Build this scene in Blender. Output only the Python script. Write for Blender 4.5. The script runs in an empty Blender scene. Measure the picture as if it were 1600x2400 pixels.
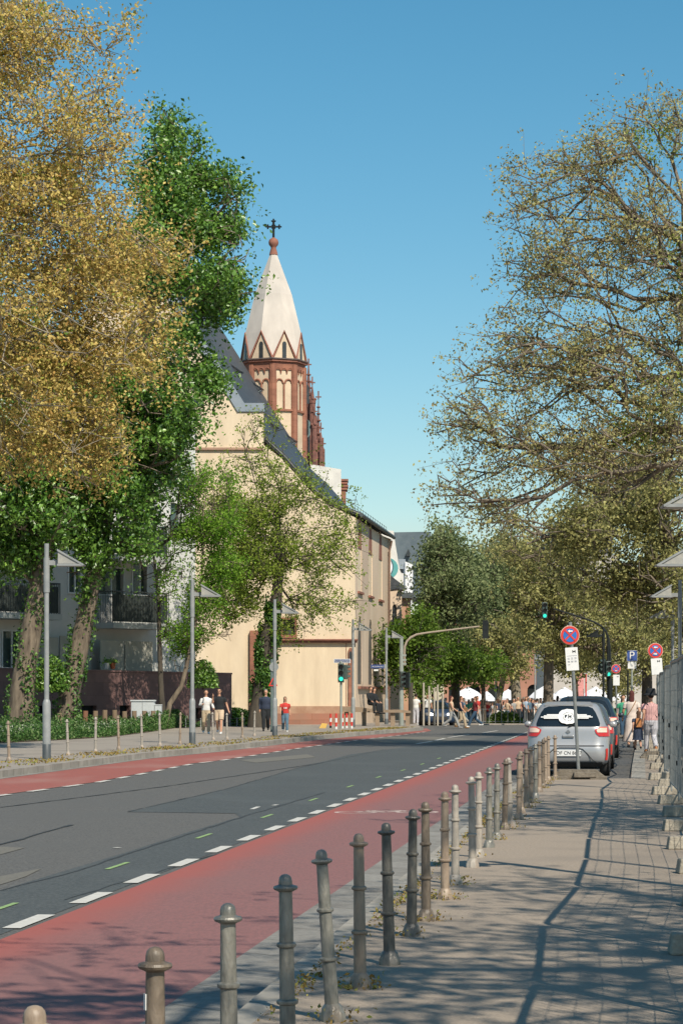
import bpy, bmesh, math, random
import numpy as np
from mathutils import Vector, Matrix
from mathutils.geometry import tessellate_polygon

R = math.radians
PI = math.pi
sc = bpy.context.scene
col = sc.collection
random.seed(7)
rng = np.random.default_rng(7)

# ------------------------------------------------------------------ camera
F = 5666.7      # focal length in photo pixels (85 mm on a 36 mm tall frame, 2400 px)
EYE = 1.65
HOR = 1629.0
cam_d = bpy.data.cameras.new('camera')
cam = bpy.data.objects.new('camera', cam_d); col.objects.link(cam)
cam.location = (0, 0, EYE); cam.rotation_euler = (R(90), 0, 0)
cam_d.sensor_fit = 'VERTICAL'; cam_d.sensor_height = 36; cam_d.lens = 85
cam_d.shift_y = 429.0/2400
cam_d.clip_end = 4000; cam_d.clip_start = 0.1
sc.camera = cam

# ------------------------------------------------------------------ sky, sun, exposure
SUN_AZ = 25.5   # shadows run away from the camera and to the left
SUN_EL = 45.0
w = bpy.data.worlds.new('World'); sc.world = w; w.use_nodes = True
nt = w.node_tree; nt.nodes.clear()
out = nt.nodes.new('ShaderNodeOutputWorld'); bg = nt.nodes.new('ShaderNodeBackground')
sky = nt.nodes.new('ShaderNodeTexSky'); sky.sky_type = 'NISHITA'; sky.sun_disc = False
sky.sun_elevation = R(SUN_EL); sky.sun_rotation = R(180-SUN_AZ)
sky.air_density = 1.0; sky.dust_density = 0.4; sky.ozone_density = 1.6
hs = nt.nodes.new('ShaderNodeHueSaturation')
hs.inputs['Saturation'].default_value = 1.36; hs.inputs['Hue'].default_value = 0.481
bg.inputs['Strength'].default_value = 0.100
nt.links.new(sky.outputs[0], hs.inputs['Color']); nt.links.new(hs.outputs[0], bg.inputs[0]); nt.links.new(bg.outputs[0], out.inputs[0])
sd = bpy.data.lights.new('sun', 'SUN'); sd.energy = 5.0; sd.angle = R(0.45); sd.color = (1.0, 0.91, 0.77)
sun = bpy.data.objects.new('sun', sd); col.objects.link(sun)
a, e = R(SUN_AZ), R(SUN_EL)
sdir = Vector((-math.sin(a)*math.cos(e), math.cos(a)*math.cos(e), -math.sin(e)))
sun.rotation_euler = sdir.to_track_quat('-Z', 'Y').to_euler()
sc.view_settings.view_transform = 'Standard'; sc.view_settings.look = 'None'
sc.view_settings.exposure = 0.14; sc.view_settings.gamma = 1
sc.cycles.max_bounces = 6; sc.cycles.diffuse_bounces = 2; sc.cycles.transparent_max_bounces = 6

# ------------------------------------------------------------------ helpers
def G(px, py, z=0.0):
    d = F*(EYE-z)/(py-HOR)
    return Vector(((px-800)*d/F, d, z))
def Q(px, py, d):
    return Vector(((px-800)*d/F, d, EYE+(HOR-py)*d/F))

def tag(o, label=None, cat=None, group=None, kind=None):
    if label: o['label'] = label
    if cat: o['category'] = cat
    if group: o['group'] = group
    if kind: o['kind'] = kind
    return o
def empty(name, loc=(0,0,0), rz=0.0, label=None, cat=None, group=None):
    o = bpy.data.objects.new(name, None); col.objects.link(o)
    o.location = loc; o.rotation_euler = (0,0,rz); o.empty_display_size = .2
    return tag(o, label, cat, group)
def link(name, me, mat=None, parent=None, loc=None):
    o = bpy.data.objects.new(name, me); col.objects.link(o)
    if mat is not None and not me.materials: me.materials.append(mat)
    if parent is not None: o.parent = parent
    if loc is not None: o.location = loc
    return o
def copy_tree(o, parent=None):
    c = o.copy(); col.objects.link(c)
    if parent is not None: c.parent = parent
    for ch in [x for x in o.children]: copy_tree(ch, c)
    return c
ORD = ['first','second','third','fourth','fifth','sixth','seventh','eighth','ninth','tenth','eleventh','twelfth','thirteenth','fourteenth','fifteenth','sixteenth','seventeenth','eighteenth','nineteenth','twentieth','twenty-first','twenty-second','twenty-third','twenty-fourth','twenty-fifth','twenty-sixth','twenty-seventh','twenty-eighth','twenty-ninth','thirtieth']

class MB:
    def __init__(s): s.v=[]; s.f=[]
    def add(s, vs, fs):
        n=len(s.v); s.v.extend([tuple(x) for x in vs]); s.f.extend([tuple(i+n for i in f) for f in fs]); return s
    def box(s, c, sz, rz=0.0, taper=1.0, bev=0.0):
        x,y,z=[k/2 for k in sz]; vs=[]
        for sx,sy,sz_ in [(-1,-1,-1),(1,-1,-1),(1,1,-1),(-1,1,-1),(-1,-1,1),(1,-1,1),(1,1,1),(-1,1,1)]:
            t = taper if sz_>0 else 1.0
            px,py = sx*x*t, sy*y*t
            vs.append((c[0]+px*math.cos(rz)-py*math.sin(rz), c[1]+px*math.sin(rz)+py*math.cos(rz), c[2]+sz_*z))
        return s.add(vs,[(0,3,2,1),(4,5,6,7),(0,1,5,4),(1,2,6,5),(2,3,7,6),(3,0,4,7)])
    def tube(s, pts, rad, k=8, cap=True):
        pts=[Vector(p) for p in pts]
        if not hasattr(rad,'__len__'): rad=[rad]*len(pts)
        n=len(pts); rings=[]; prev=None
        for i,p in enumerate(pts):
            t=(pts[min(i+1,n-1)]-pts[max(i-1,0)]).normalized()
            if prev is None:
                a=Vector((0,0,1)) if abs(t.z)<.9 else Vector((1,0,0))
                u=t.cross(a).normalized()
            else:
                u=(prev-t*prev.dot(t)).normalized()
            prev=u; v=t.cross(u)
            rings.append([p+(u*math.cos(2*PI*j/k)+v*math.sin(2*PI*j/k))*rad[i] for j in range(k)])
        vs=[q for r in rings for q in r]; fs=[]
        for i in range(n-1):
            for j in range(k):
                a=i*k+j; b=i*k+(j+1)%k
                fs.append((a,b,b+k,a+k))
        if cap: fs.append(tuple(reversed(range(k)))); fs.append(tuple((n-1)*k+j for j in range(k)))
        return s.add(vs,fs)
    def lathe(s, prof, c=(0,0,0), k=16, sx=1.0, sy=1.0):
        vs=[]; fs=[]
        for r,z in prof:
            for j in range(k):
                vs.append((c[0]+r*sx*math.cos(2*PI*j/k), c[1]+r*sy*math.sin(2*PI*j/k), c[2]+z))
        for i in range(len(prof)-1):
            for j in range(k):
                a=i*k+j; b=i*k+(j+1)%k
                fs.append((a,b,b+k,a+k))
        fs.append(tuple(reversed(range(k)))); fs.append(tuple((len(prof)-1)*k+j for j in range(k)))
        return s.add(vs,fs)
    def prism(s, poly, a, b):
        """poly: 3-D points of one face; extruded by vector from a to b offsets"""
        n=len(poly); a=Vector(a); b=Vector(b)
        vs=[Vector(p)+a for p in poly]+[Vector(p)+b for p in poly]
        tri=tessellate_polygon([[Vector(p) for p in poly]])
        fs=[tuple(t) for t in tri]+[tuple(reversed([i+n for i in t])) for t in tri]
        for i in range(n):
            j=(i+1)%n; fs.append((i,j,j+n,i+n))
        return s.add(vs,fs)
    def sphere(s, c, r, k=10, sx=1, sy=1, sz=1):
        prof=[(max(r*math.cos(-PI/2+PI*i/k),.0005), r*sz*math.sin(-PI/2+PI*i/k)) for i in range(k+1)]
        return s.lathe(prof,c,k+2,sx,sy)
    def mesh(s, name, smooth=False):
        me=bpy.data.meshes.new(name); me.from_pydata(s.v,[],s.f); me.update()
        bm=bmesh.new(); bm.from_mesh(me); bmesh.ops.recalc_face_normals(bm,faces=bm.faces); bm.to_mesh(me); bm.free()
        if smooth:
            me.shade_smooth()
            try: me.set_sharp_from_angle(angle=R(38))
            except Exception: pass
        return me
    def build(s, name, mat, parent=None, smooth=False, bevel=0.0):
        me=s.mesh(name, smooth)
        o=link(name, me, mat, parent)
        if bevel:
            m=o.modifiers.new('b','BEVEL'); m.width=bevel; m.segments=2; m.limit_method='ANGLE'; m.angle_limit=R(35)
        return o

def sheet(name, pts, z, mat, kind='structure', parent=None):
    pv=[Vector((p[0],p[1],z if z is not None else p[2])) for p in pts]
    tri=tessellate_polygon([[Vector((p.x,p.y,0)) for p in pv]])
    me=bpy.data.meshes.new(name); me.from_pydata([tuple(p) for p in pv],[],[tuple(t) for t in tri]); me.update()
    bm=bmesh.new(); bm.from_mesh(me)
    for f in bm.faces:
        if f.normal.z<0: f.normal_flip()
    bm.to_mesh(me); bm.free()
    o=link(name,me,mat,parent)
    if kind: o['kind']=kind
    return o
def slab(name, pts, z0, z1, mat, kind='structure', parent=None):
    m=MB(); m.prism([Vector((p[0],p[1],0)) for p in pts],(0,0,z0),(0,0,z1))
    o=m.build(name,mat,parent)
    if kind: o['kind']=kind
    return o

# ------------------------------------------------------------------ materials
def srgb(r,g,b):
    f=lambda c: ((c/255)/12.92 if c/255<=.04045 else ((c/255+.055)/1.055)**2.4)
    return (f(r),f(g),f(b))
MATS={}
def mat(name, c1, c2=None, scale=4.0, rough=.8, metal=0.0, bump=0.0, bscale=None, detail=6, coat=0, spec=.5, scale2=None, c3=None, stretch=None, emit=None, es=0, kind='noise', bsize=None, mortar=None, trans=0):
    if name in MATS: return MATS[name]
    m=bpy.data.materials.new(name); m.use_nodes=True; MATS[name]=m
    N=m.node_tree.nodes; L=m.node_tree.links
    p=N['Principled BSDF']
    p.inputs['Roughness'].default_value=rough; p.inputs['Metallic'].default_value=metal
    p.inputs['Specular IOR Level'].default_value=spec
    if coat: p.inputs['Coat Weight'].default_value=coat; p.inputs['Coat Roughness'].default_value=.06
    if emit: p.inputs['Emission Color'].default_value=(*emit,1); p.inputs['Emission Strength'].default_value=es
    if trans: p.inputs['Transmission Weight'].default_value=trans
    if c2 is None: c2=tuple(x*.8 for x in c1)
    tc=N.new('ShaderNodeTexCoord'); mp=N.new('ShaderNodeMapping'); L.new(tc.outputs['Object'],mp.inputs[0])
    if stretch: mp.inputs['Scale'].default_value=stretch
    n1=N.new('ShaderNodeTexNoise'); n1.inputs['Scale'].default_value=scale; n1.inputs['Detail'].default_value=detail; n1.inputs['Roughness'].default_value=.62
    L.new(mp.outputs[0],n1.inputs['Vector'])
    rp=N.new('ShaderNodeValToRGB'); rp.color_ramp.elements[0].position=.36; rp.color_ramp.elements[1].position=.66
    rp.color_ramp.elements[0].color=(*c1,1); rp.color_ramp.elements[1].color=(*c2,1)
    L.new(n1.outputs['Fac'],rp.inputs[0]); cur=rp.outputs[0]
    if c3 is not None:
        n2=N.new('ShaderNodeTexNoise'); n2.inputs['Scale'].default_value=scale2 or scale*.15; n2.inputs['Detail'].default_value=4
        L.new(mp.outputs[0],n2.inputs['Vector'])
        r2=N.new('ShaderNodeValToRGB'); r2.color_ramp.elements[0].position=.5; r2.color_ramp.elements[1].position=.72
        L.new(n2.outputs['Fac'],r2.inputs[0])
        mx=N.new('ShaderNodeMix'); mx.data_type='RGBA'; L.new(r2.outputs[0],mx.inputs['Factor']); L.new(cur,mx.inputs['A']); mx.inputs['B'].default_value=(*c3,1)
        cur=mx.outputs['Result']
    if kind=='brick':
        br=N.new('ShaderNodeTexBrick'); br.inputs['Scale'].default_value=1.0
        br.inputs['Brick Width'].default_value=bsize[0]; br.inputs['Row Height'].default_value=bsize[1]; br.inputs['Mortar Size'].default_value=bsize[2]
        br.inputs['Color1'].default_value=(1,1,1,1); br.inputs['Color2'].default_value=(.78,.78,.78,1); br.inputs['Mortar'].default_value=(*(mortar or (.35,.35,.35)),1)
        tb=N.new('ShaderNodeSeparateXYZ'); L.new(tc.outputs['Object'],tb.inputs[0])
        cb=N.new('ShaderNodeCombineXYZ'); ad=N.new('ShaderNodeMath'); ad.operation='ADD'
        L.new(tb.outputs[0],ad.inputs[0]); L.new(tb.outputs[1],ad.inputs[1]); L.new(ad.outputs[0],cb.inputs[0])
        az_=N.new('ShaderNodeMath'); az_.operation='ADD'; az_.inputs[1].default_value=bsize[1]*10.37; L.new(tb.outputs[2],az_.inputs[0]); L.new(az_.outputs[0],cb.inputs[1])
        L.new(cb.outputs[0],br.inputs['Vector'])
        mu=N.new('ShaderNodeMix'); mu.data_type='RGBA'; mu.blend_type='MULTIPLY'; mu.inputs['Factor'].default_value=1
        L.new(cur,mu.inputs['A']); L.new(br.outputs['Color'],mu.inputs['B']); cur=mu.outputs['Result']
    L.new(cur,p.inputs['Base Color'])
    if bump:
        nb=N.new('ShaderNodeTexNoise'); nb.inputs['Scale'].default_value=bscale or scale*3; nb.inputs['Detail'].default_value=5
        L.new(mp.outputs[0],nb.inputs['Vector'])
        b=N.new('ShaderNodeBump'); b.inputs['Strength'].default_value=bump; b.inputs['Distance'].default_value=.03
        L.new(nb.outputs['Fac'],b.inputs['Height']); L.new(b.outputs[0],p.inputs['Normal'])
    return m
def leafmat(name, cols, trans=.3, rough=.55, gloss=.25):
    m=bpy.data.materials.new(name); m.use_nodes=True; N=m.node_tree.nodes; L=m.node_tree.links
    p=N['Principled BSDF']; o=N['Material Output']
    p.inputs['Roughness'].default_value=rough; p.inputs['Specular IOR Level'].default_value=gloss
    at=N.new('ShaderNodeAttribute'); at.attribute_name='rnd'
    rp=N.new('ShaderNodeValToRGB'); cr=rp.color_ramp
    while len(cr.elements)<len(cols): cr.elements.new(.5)
    for i,c in enumerate(cols):
        cr.elements[i].position=i/(len(cols)-1); cr.elements[i].color=(*c,1)
    L.new(at.outputs['Fac'],rp.inputs[0]); L.new(rp.outputs[0],p.inputs['Base Color'])
    t=N.new('ShaderNodeBsdfTranslucent'); L.new(rp.outputs[0],t.inputs[0])
    mx=N.new('ShaderNodeMixShader'); mx.inputs[0].default_value=trans
    L.new(p.outputs[0],mx.inputs[1]); L.new(t.outputs[0],mx.inputs[2]); L.new(mx.outputs[0],o.inputs[0])
    return m

m_asph = mat('old_asphalt',(.070,.069,.066),(.155,.150,.138),scale=34,rough=.88,bump=.5,bscale=60,c3=(.105,.104,.098),scale2=.35,detail=9)
m_asph_d = mat('dark_asphalt',(.042,.050,.052),(.105,.114,.112),scale=34,rough=.85,bump=.35,bscale=90,c3=(.085,.095,.095),scale2=.4,detail=8)
m_pale = mat('worn_asphalt',(.125,.117,.098),(.18,.168,.14),scale=34,rough=.9)
m_red = mat('red_cycle_surface',(.265,.118,.108),(.200,.098,.090),scale=30,rough=.75,bump=.15,bscale=90,c3=(.23,.115,.105),scale2=.7,stretch=(1,.25,1))
m_redl = mat('red_cycle_surface_left',(.33,.095,.070),(.27,.092,.076),scale=20,rough=.75,c3=(.34,.17,.14),scale2=.5,stretch=(1,.3,1))
m_pave = mat('pavement_asphalt',(.25,.205,.158),(.37,.30,.232),scale=38,rough=.9,bump=.25,bscale=70,c3=(.24,.20,.16),scale2=.8,detail=8)
m_pavel = mat('pavement_left',(.26,.225,.19),(.33,.29,.24),scale=12,rough=.9,c3=(.22,.19,.16),scale2=.5)
m_kerb = mat('kerb_stone',(.38,.35,.30),(.27,.25,.21),scale=2.5,rough=.85,bump=.2,kind='brick',bsize=(1.0,50,.012),mortar=(.45,.43,.4))
m_gutter = mat('gutter_concrete',(.29,.275,.245),(.215,.205,.185),scale=18,rough=.88,bump=.3,c3=(.17,.155,.135),scale2=1.6,kind='brick',bsize=(1.0,60,.014),mortar=(.5,.48,.45))
m_plaza = mat('plaza_paving',(.25,.215,.18),(.33,.28,.23),scale=2.2,rough=.85)
m_soil = mat('soil',(.10,.075,.045),(.17,.125,.07),scale=3,rough=.95)
m_paint = mat('road_paint_white',(.62,.60,.55),(.50,.48,.43),scale=14,rough=.7)
m_faint = mat('worn_paint',(.66,.56,.50),(.50,.36,.32),scale=9,rough=.8)
m_green_p = mat('road_paint_green',(.30,.44,.17),(.20,.30,.13),scale=14,rough=.8)

def lane_wear(m_,x0,w_,fresh):
    # the coating is fresher along the seam at x - S*y = x0 and worn pale by wheels beside it
    N=m_.node_tree.nodes; L=m_.node_tree.links; p=N['Principled BSDF']; src=p.inputs['Base Color'].links[0].from_socket
    tc=N.new('ShaderNodeTexCoord'); sp_=N.new('ShaderNodeSeparateXYZ'); L.new(tc.outputs['Object'],sp_.inputs[0])
    mu=N.new('ShaderNodeMath'); mu.operation='MULTIPLY_ADD'; L.new(sp_.outputs[1],mu.inputs[0]); mu.inputs[1].default_value=-.117; L.new(sp_.outputs[0],mu.inputs[2])
    nn=N.new('ShaderNodeTexNoise'); nn.inputs['Scale'].default_value=.9; L.new(tc.outputs['Object'],nn.inputs['Vector'])
    ad=N.new('ShaderNodeMath'); ad.operation='MULTIPLY_ADD'; L.new(nn.outputs['Fac'],ad.inputs[0]); ad.inputs[1].default_value=w_*.5; L.new(mu.outputs[0],ad.inputs[2])
    mr=N.new('ShaderNodeMapRange'); mr.inputs['From Min'].default_value=x0+w_*.25; mr.inputs['From Max'].default_value=x0+w_*1.25; mr.inputs['To Min'].default_value=1; mr.inputs['To Max'].default_value=0; mr.interpolation_type='SMOOTHSTEP'
    L.new(ad.outputs[0],mr.inputs['Value'])
    mx=N.new('ShaderNodeMix'); mx.data_type='RGBA'; L.new(mr.outputs[0],mx.inputs['Factor']); L.new(src,mx.inputs['A']); mx.inputs['B'].default_value=(*fresh,1); L.new(mx.outputs['Result'],p.inputs['Base Color'])
lane_wear(m_red,-.325-.117*18.8-1.87,.75,(.33,.092,.072))
# ------------------------------------------------------------------ ground, roads, pavements
Z_R=-.08
m=MB()
ys=[-60,0,60,146,150,260,420,1200]; xs=[-900,-200,-60,0,60,200,900]
zf=lambda y: -.16 if y<=150 else -.16-min(y-150,110)*.0105
vs=[(x*(1 if y<1000 else 2.0),y,zf(y)) for y in ys for x in xs]; nx=len(xs)
m.add(vs,[(i*nx+j,i*nx+j+1,(i+1)*nx+j+1,(i+1)*nx+j) for i in range(len(ys)-1) for j in range(nx-1)])
o=m.build('ground',m_plaza); o['kind']='structure'
sheet('road',[(-70,-25),(70,-25),(70,141),(-70,141)],Z_R,m_asph)
# right-hand reference lines, all running with the street (slope .117)
S=.117
def xr(x0,d0,d): return x0+S*(d-d0)
red_r=lambda d: xr(-.325,18.8,d)
kerb_r=lambda d: xr(.09,18.0,d)
def curve_l(pts,z):   # photo points to ground points, extended to the near left
    w_=[G(x,y,z) for x,y in pts]
    dv=(w_[0]-w_[1]).normalized()
    return [w_[0]+dv*60, w_[0]+dv*25]+w_
# dark resurfaced asphalt
dk=[(0,2088),(300,1997),(440,1951),(563,1915),(550,1907),(300,1903),(420,1876),(534,1849),(700,1800),(822,1768),(1000,1745),(1150,1728),(1200,1719)]
dkw=[G(x,y,Z_R) for x,y in dk]
rside=[(red_r(d)-1.97+ (0),d) for d in (108,80,60,40,20,5,-20)]
sheet('road_patch_dark',[(-4.6,7),(-3.6,14)]+[(p.x,p.y) for p in dkw]+rside,Z_R+.004,m_asph_d)
for i,q in enumerate([[(0,1985),(60,1988),(0,2004)],[(0,2055),(100,2036),(60,2056),(0,2075)],[(840,1728),(1010,1727),(1120,1733),(1000,1742),(900,1741)],[(560,1782),(720,1768),(740,1775),(600,1788)]]):
    sheet('worn_road_patch',[G(x,y,Z_R).to_2d() for x,y in q],Z_R+.0055,m_pale)
# right cycle lane
sheet('cycle_lane_right',[(red_r(d)-1.87,d) for d in (-20,20,60,100,128)]+[(red_r(d),d) for d in (128,100,60,20,-20)],Z_R+.008,m_red)
# left cycle lane
K=[(0,1805),(319,1766),(500,1750),(720,1726),(842,1715.5),(930,1709),(985,1704)]
R1=[(0,1815),(223,1788),(500,1759),(720,1735),(850,1722),(940,1714),(1000,1707)]
R2=[(0,1863),(223,1833),(450,1789),(500,1784),(700,1753),(853,1732),(945,1722),(1010,1713)]
Kw=curve_l(K,.07); R1w=curve_l(R1,Z_R+.008); R2w=curve_l(R2,Z_R+.008)
sheet('cycle_lane_left',[p.to_2d() for p in R1w]+[p.to_2d() for p in reversed(R2w)],Z_R+.008,m_redl)
slab('pavement_left',[p.to_2d() for p in Kw]+[(4.5,152),(-90,152),(-90,-10)],-.3,.07,m_pavel)
def offset(path,dx):
    out_=[]
    for i,p in enumerate(path):
        t=(path[min(i+1,len(path)-1)]-path[max(i-1,0)]).normalized(); out_.append((p.x+t.y*dx,p.y-t.x*dx))
    return out_
kin=[(p.x,p.y) for p in Kw]
slab('kerb_left',offset(Kw,.14)+list(reversed(kin)),-.3,.073,m_kerb)
sheet('gutter_left',offset(Kw,.36)+list(reversed(offset(Kw,.13))),Z_R+.012,m_gutter)
# right pavement, cut back beside the parking bay
bay0=47.6
pr=[(kerb_r(-20)+.15,-20),(kerb_r(bay0)+.15,bay0),(5.72,bay0+.3)]+[(5.72+.125*(d-48)+.0,d) for d in (55,70,90,110,136)]+[(60,140),(60,-20)]
slab('pavement_right',pr,-.3,0.0,m_pave)
slab('kerb_right',[(kerb_r(-20),-20),(kerb_r(bay0),bay0),(kerb_r(bay0)+.15,bay0),(kerb_r(-20)+.15,-20)],-.3,.003,m_kerb)
slab('kerb_parking_bay',[(5.74,bay0+.32)]+[(5.72+.125*(d-48),d) for d in (55,90,136)]+[(5.72+.125*(d-48)+.3,d) for d in (136,90,55)]+[(6.02,bay0+.32)],-.3,.006,m_kerb)
sheet('gutter_right',[(red_r(-20)-.01,-20),(red_r(bay0),bay0),(kerb_r(bay0)+.02,bay0),(kerb_r(-20)+.02,-20)],Z_R+.012,m_gutter)
sheet('parking_bay',[(red_r(bay0)+.02,bay0)]+[(red_r(136)+.02,136),(5.80+.125*88,136),(5.80,bay0+.3)],Z_R+.006,m_asph)
# far side of the crossing street
slab('pavement_far',[(-70,141),(-5,141.5),(8,140),(80,140),(80,150),(-70,150)],-.5,-.01,m_pavel)

def dash(name, a, b, wd, z, m_):
    a=Vector((a[0],a[1])); b=Vector((b[0],b[1])); t=(b-a).normalized(); n=Vector((-t.y,t.x))*wd/2
    return sheet(name,[a-n,b-n,b+n,a+n],z,m_)
mk=MB()
def add_dash(mk,a,b,wd,z):
    a=Vector((a[0],a[1])); b=Vector((b[0],b[1])); t=(b-a).normalized(); n=Vector((t.y,-t.x))*wd/2
    mk.add([(*(a-n),z),(*(a+n),z),(*(b+n),z),(*(b-n),z)],[(0,1,2,3)])
d=13.55
while d<125:
    add_dash(mk,(red_r(d)-2.0,d),(red_r(d+1.1)-2.0,d+1.1),.14,Z_R+.0105); d+=2.15
L2=[Vector((p.x,p.y)) for p in R2w]
acc=0.0; i=0; pos=L2[0].copy(); seg=[]
tot=[0]
for i in range(1,len(L2)): tot.append(tot[-1]+(L2[i]-L2[i-1]).length)
def at_l(s):
    for i in range(1,len(tot)):
        if s<=tot[i]: return L2[i-1].lerp(L2[i],(s-tot[i-1])/(tot[i]-tot[i-1]))
    return L2[-1]
s=20.0
while s<tot[-1]-3:
    a=at_l(s); b=at_l(s+1.15); t=(b-a).normalized(); n=Vector((t.y,-t.x))*.10
    add_dash(mk,a+n,b+n,.14,Z_R+.0125); s+=2.3
for q in [((975,1744),(1012,1738)),((1020,1736),(1042,1731)),((1050,1729),(1100,1722)),((1130,1718),(1165,1713))]:
    add_dash(mk,G(*q[0],Z_R).to_2d(),G(*q[1],Z_R).to_2d(),.14,Z_R+.0105)
for q in [((590,1898),(606,1892)),((640,1889),(650,1887)),((268,1989),(282,1988))]:
    add_dash(mk,G(*q[0],Z_R).to_2d(),G(*q[1],Z_R).to_2d(),.07,Z_R+.0105)
o=mk.build('road_marking_white',m_paint); o['kind']='structure'
mk=MB()
for x,y in [(276,2031),(478,1961),(626,1914),(734,1875),(820,1844),(887,1822),(944,1806),(989,1791.6),(1028,1778),(2,2131)]:
    p=G(x,y,Z_R); add_dash(mk,(p.x-.06,p.y-.5),(p.x+.06,p.y+.5),.055,Z_R+.0105)
o=mk.build('road_marking_green',m_green_p); o['kind']='structure'
# worn bicycle symbols, lying along the lane as seen from the driver's right
def bike_symbol(c, ang, sc_, m_, z):
    b=MB(); ca,sa=math.cos(ang),math.sin(ang)
    def T(u,v): return (c[0]+(u*ca-v*sa)*sc_, c[1]+(u*sa+v*ca)*sc_, z)
    def ring(cu,cv,r,wd):
        k=28; vs=[]
        for i in range(k):
            a_=2*PI*i/k
            vs.append(T(cu+r*math.cos(a_),cv+r*math.sin(a_))); vs.append(T(cu+(r-wd)*math.cos(a_),cv+(r-wd)*math.sin(a_)))
        b.add(vs,[(2*i,(2*i+2)%(2*k),(2*i+3)%(2*k),2*i+1) for i in range(k)])
    def bar(u0,v0,u1,v1,wd=.055):
        a_=Vector((u0,v0)); q=Vector((u1,v1)); t=(q-a_).normalized(); n=Vector((-t.y,t.x))*wd/2
        b.add([T(*(a_-n)),T(*(q-n)),T(*(q+n)),T(*(a_+n))],[(0,1,2,3)])
    ring(-.45,0,.32,.06); ring(.45,0,.32,.06)
    for q in [(-.45,0,-.18,.42),(-.18,.42,.28,.42),(.28,.42,0,0),(0,0,-.18,.42),(-.45,0,0,0),(.45,0,.25,.55),(.25,.55,.12,.55),(-.24,.5,-.1,.5)]: bar(*q)
    o=b.build('road_marking_bicycle',m_); o['kind']='structure'
m_tar=mat('tar_seam',(.03,.034,.035),(.05,.054,.055),scale=20,rough=.7)
ck=MB()
def crack(pts,wd,z=Z_R+.0072):
    rr0=random.Random(len(pts)*7+int(pts[0][0]))
    W_=[G(x,y,Z_R).to_2d() for x,y in pts]; L0=[]
    for a,b in zip(W_[:-1],W_[1:]):
        k=max(2,int((b-a).length/.5)); L0+= [a.lerp(b,i/k)+Vector((rr0.uniform(-.02,.02),0)) for i in range(k)]
    L0.append(W_[-1])
    for a,b in zip(L0[:-1],L0[1:]):
        if (b-a).length>.01: add_dash(ck,a,b,wd*rr0.uniform(.6,1.3),z)
crack([(0,1981),(55,1967),(110,1950),(170,1934)],.05); crack([(0,2089),(150,2052),(300,2003),(440,1957),(560,1918),(760,1858)],.04)
crack([(0,1893),(200,1868),(400,1842),(600,1812),(760,1787)],.05); crack([(300,1904),(560,1907)],.03); crack([(300,1903),(534,1849),(700,1800),(900,1757)],.03)
crack([(150,2110),(420,2030),(700,1945)],.02,Z_R+.0072)
o=ck.build('road_seam',m_tar); o['kind']='structure'
dr_=G(250,1776,Z_R); m=MB()
for k in range(7): m.box((-.21+k*.07,0,0),(.035,.42,.02))
o=m.build('drain_grate',m_tar); o.location=(dr_.x+.1,dr_.y,Z_R+.016); tag(o,'iron drain grate in the gutter of the far kerb','drain')
c=G(905,1905,Z_R); bike_symbol((c.x,c.y),0.1,1.0,m_faint,Z_R+.0105)
c=G(600,1754,Z_R); bike_symbol((c.x,c.y),0.1,1.25,m_faint,Z_R+.0125)

# ------------------------------------------------------------------ bollards
def bollard_mats():
    P={}
    P['dark']=mat('iron_dark',(.04,.042,.04),(.13,.12,.10),scale=16,rough=.42,metal=.15,bump=.25,stretch=(1,1,.35),spec=.7,c3=(.19,.17,.14),scale2=7)
    P['grey']=mat('iron_grey',(.12,.12,.105),(.30,.28,.235),scale=17,rough=.4,metal=.15,bump=.25,stretch=(1,1,.3),spec=.7,c3=(.20,.15,.10),scale2=6)
    P['light']=mat('iron_light',(.26,.235,.20),(.42,.37,.31),scale=16,rough=.5,bump=.2,stretch=(1,1,.35),spec=.5,c3=(.28,.20,.14),scale2=5)
    P['tan']=mat('iron_tan',(.22,.165,.12),(.36,.28,.205),scale=14,rough=.5,bump=.22,stretch=(1,1,.35),c3=(.12,.10,.08),scale2=2.2)
    P['brown']=mat('iron_brown',(.08,.062,.045),(.21,.165,.12),scale=15,rough=.5,bump=.25,stretch=(1,1,.35),spec=.6)
    return P
BP=bollard_mats()
def ring_prof(z,r,rr): return [(r,z-.014),(rr-.002,z-.008),(rr,z),(rr-.001,z+.006),(r,z+.013)]
def make_bollard(h=.87):
    r=empty('bollard'); s=h/.87
    sh=MB(); sh.lathe([(.0365,.06*s),(.0355,.2*s),(.0325,.5*s),(.0290,.80*s)],k=20)
    parts=[('shaft',sh)]
    b=MB(); b.lathe([(.066,-.02),(.065,.035),(.055,.052),(.053,.070),(.042,.084),(.036,.090)],k=8); parts.append(('foot',b))
    for z,rr in ((.563*s,.0435),(.315*s,.048)):
        c_=MB(); rb=.0315 if z>.4 else .034
        c_.lathe(ring_prof(z,rb,rr),k=20); parts.append(('collar',c_))
    c_=MB(); c_.lathe([(.029,.793*s),(.038,.798*s),(.050,.803*s),(.0545,.811*s),(.051,.819*s),(.035,.823*s),(.030,.826*s),(.0295,.843*s),(.026,.857*s),(.018,.866*s),(.008,.870*s),(.001,.871*s)],k=20); parts.append(('cap',c_))
    for n,mb in parts:
        ob=mb.build(n,BP['grey'],r,smooth=True); ob.material_slots[0].link='OBJECT'
    return r
proto=make_bollard()
bt=[(72,2356),(358,2219),(534,2116.5),(670.5,2049),(752,1990),(840,1953.5),(904,1928),(960,1896),(996,1879),(1044,1855),(1067,1839),(1104.5,1820),(1122,1809),(1146,1798),(1164,1789),(1185,1778),(1191,1775.5),(1214,1767),(1219,1760),(1233,1754),(1244,1748.5),(1254,1743),(1264,1736.5),(1271,1732),(1278,1727.5),(1283,1724),(1299,1722.5)]
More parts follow.
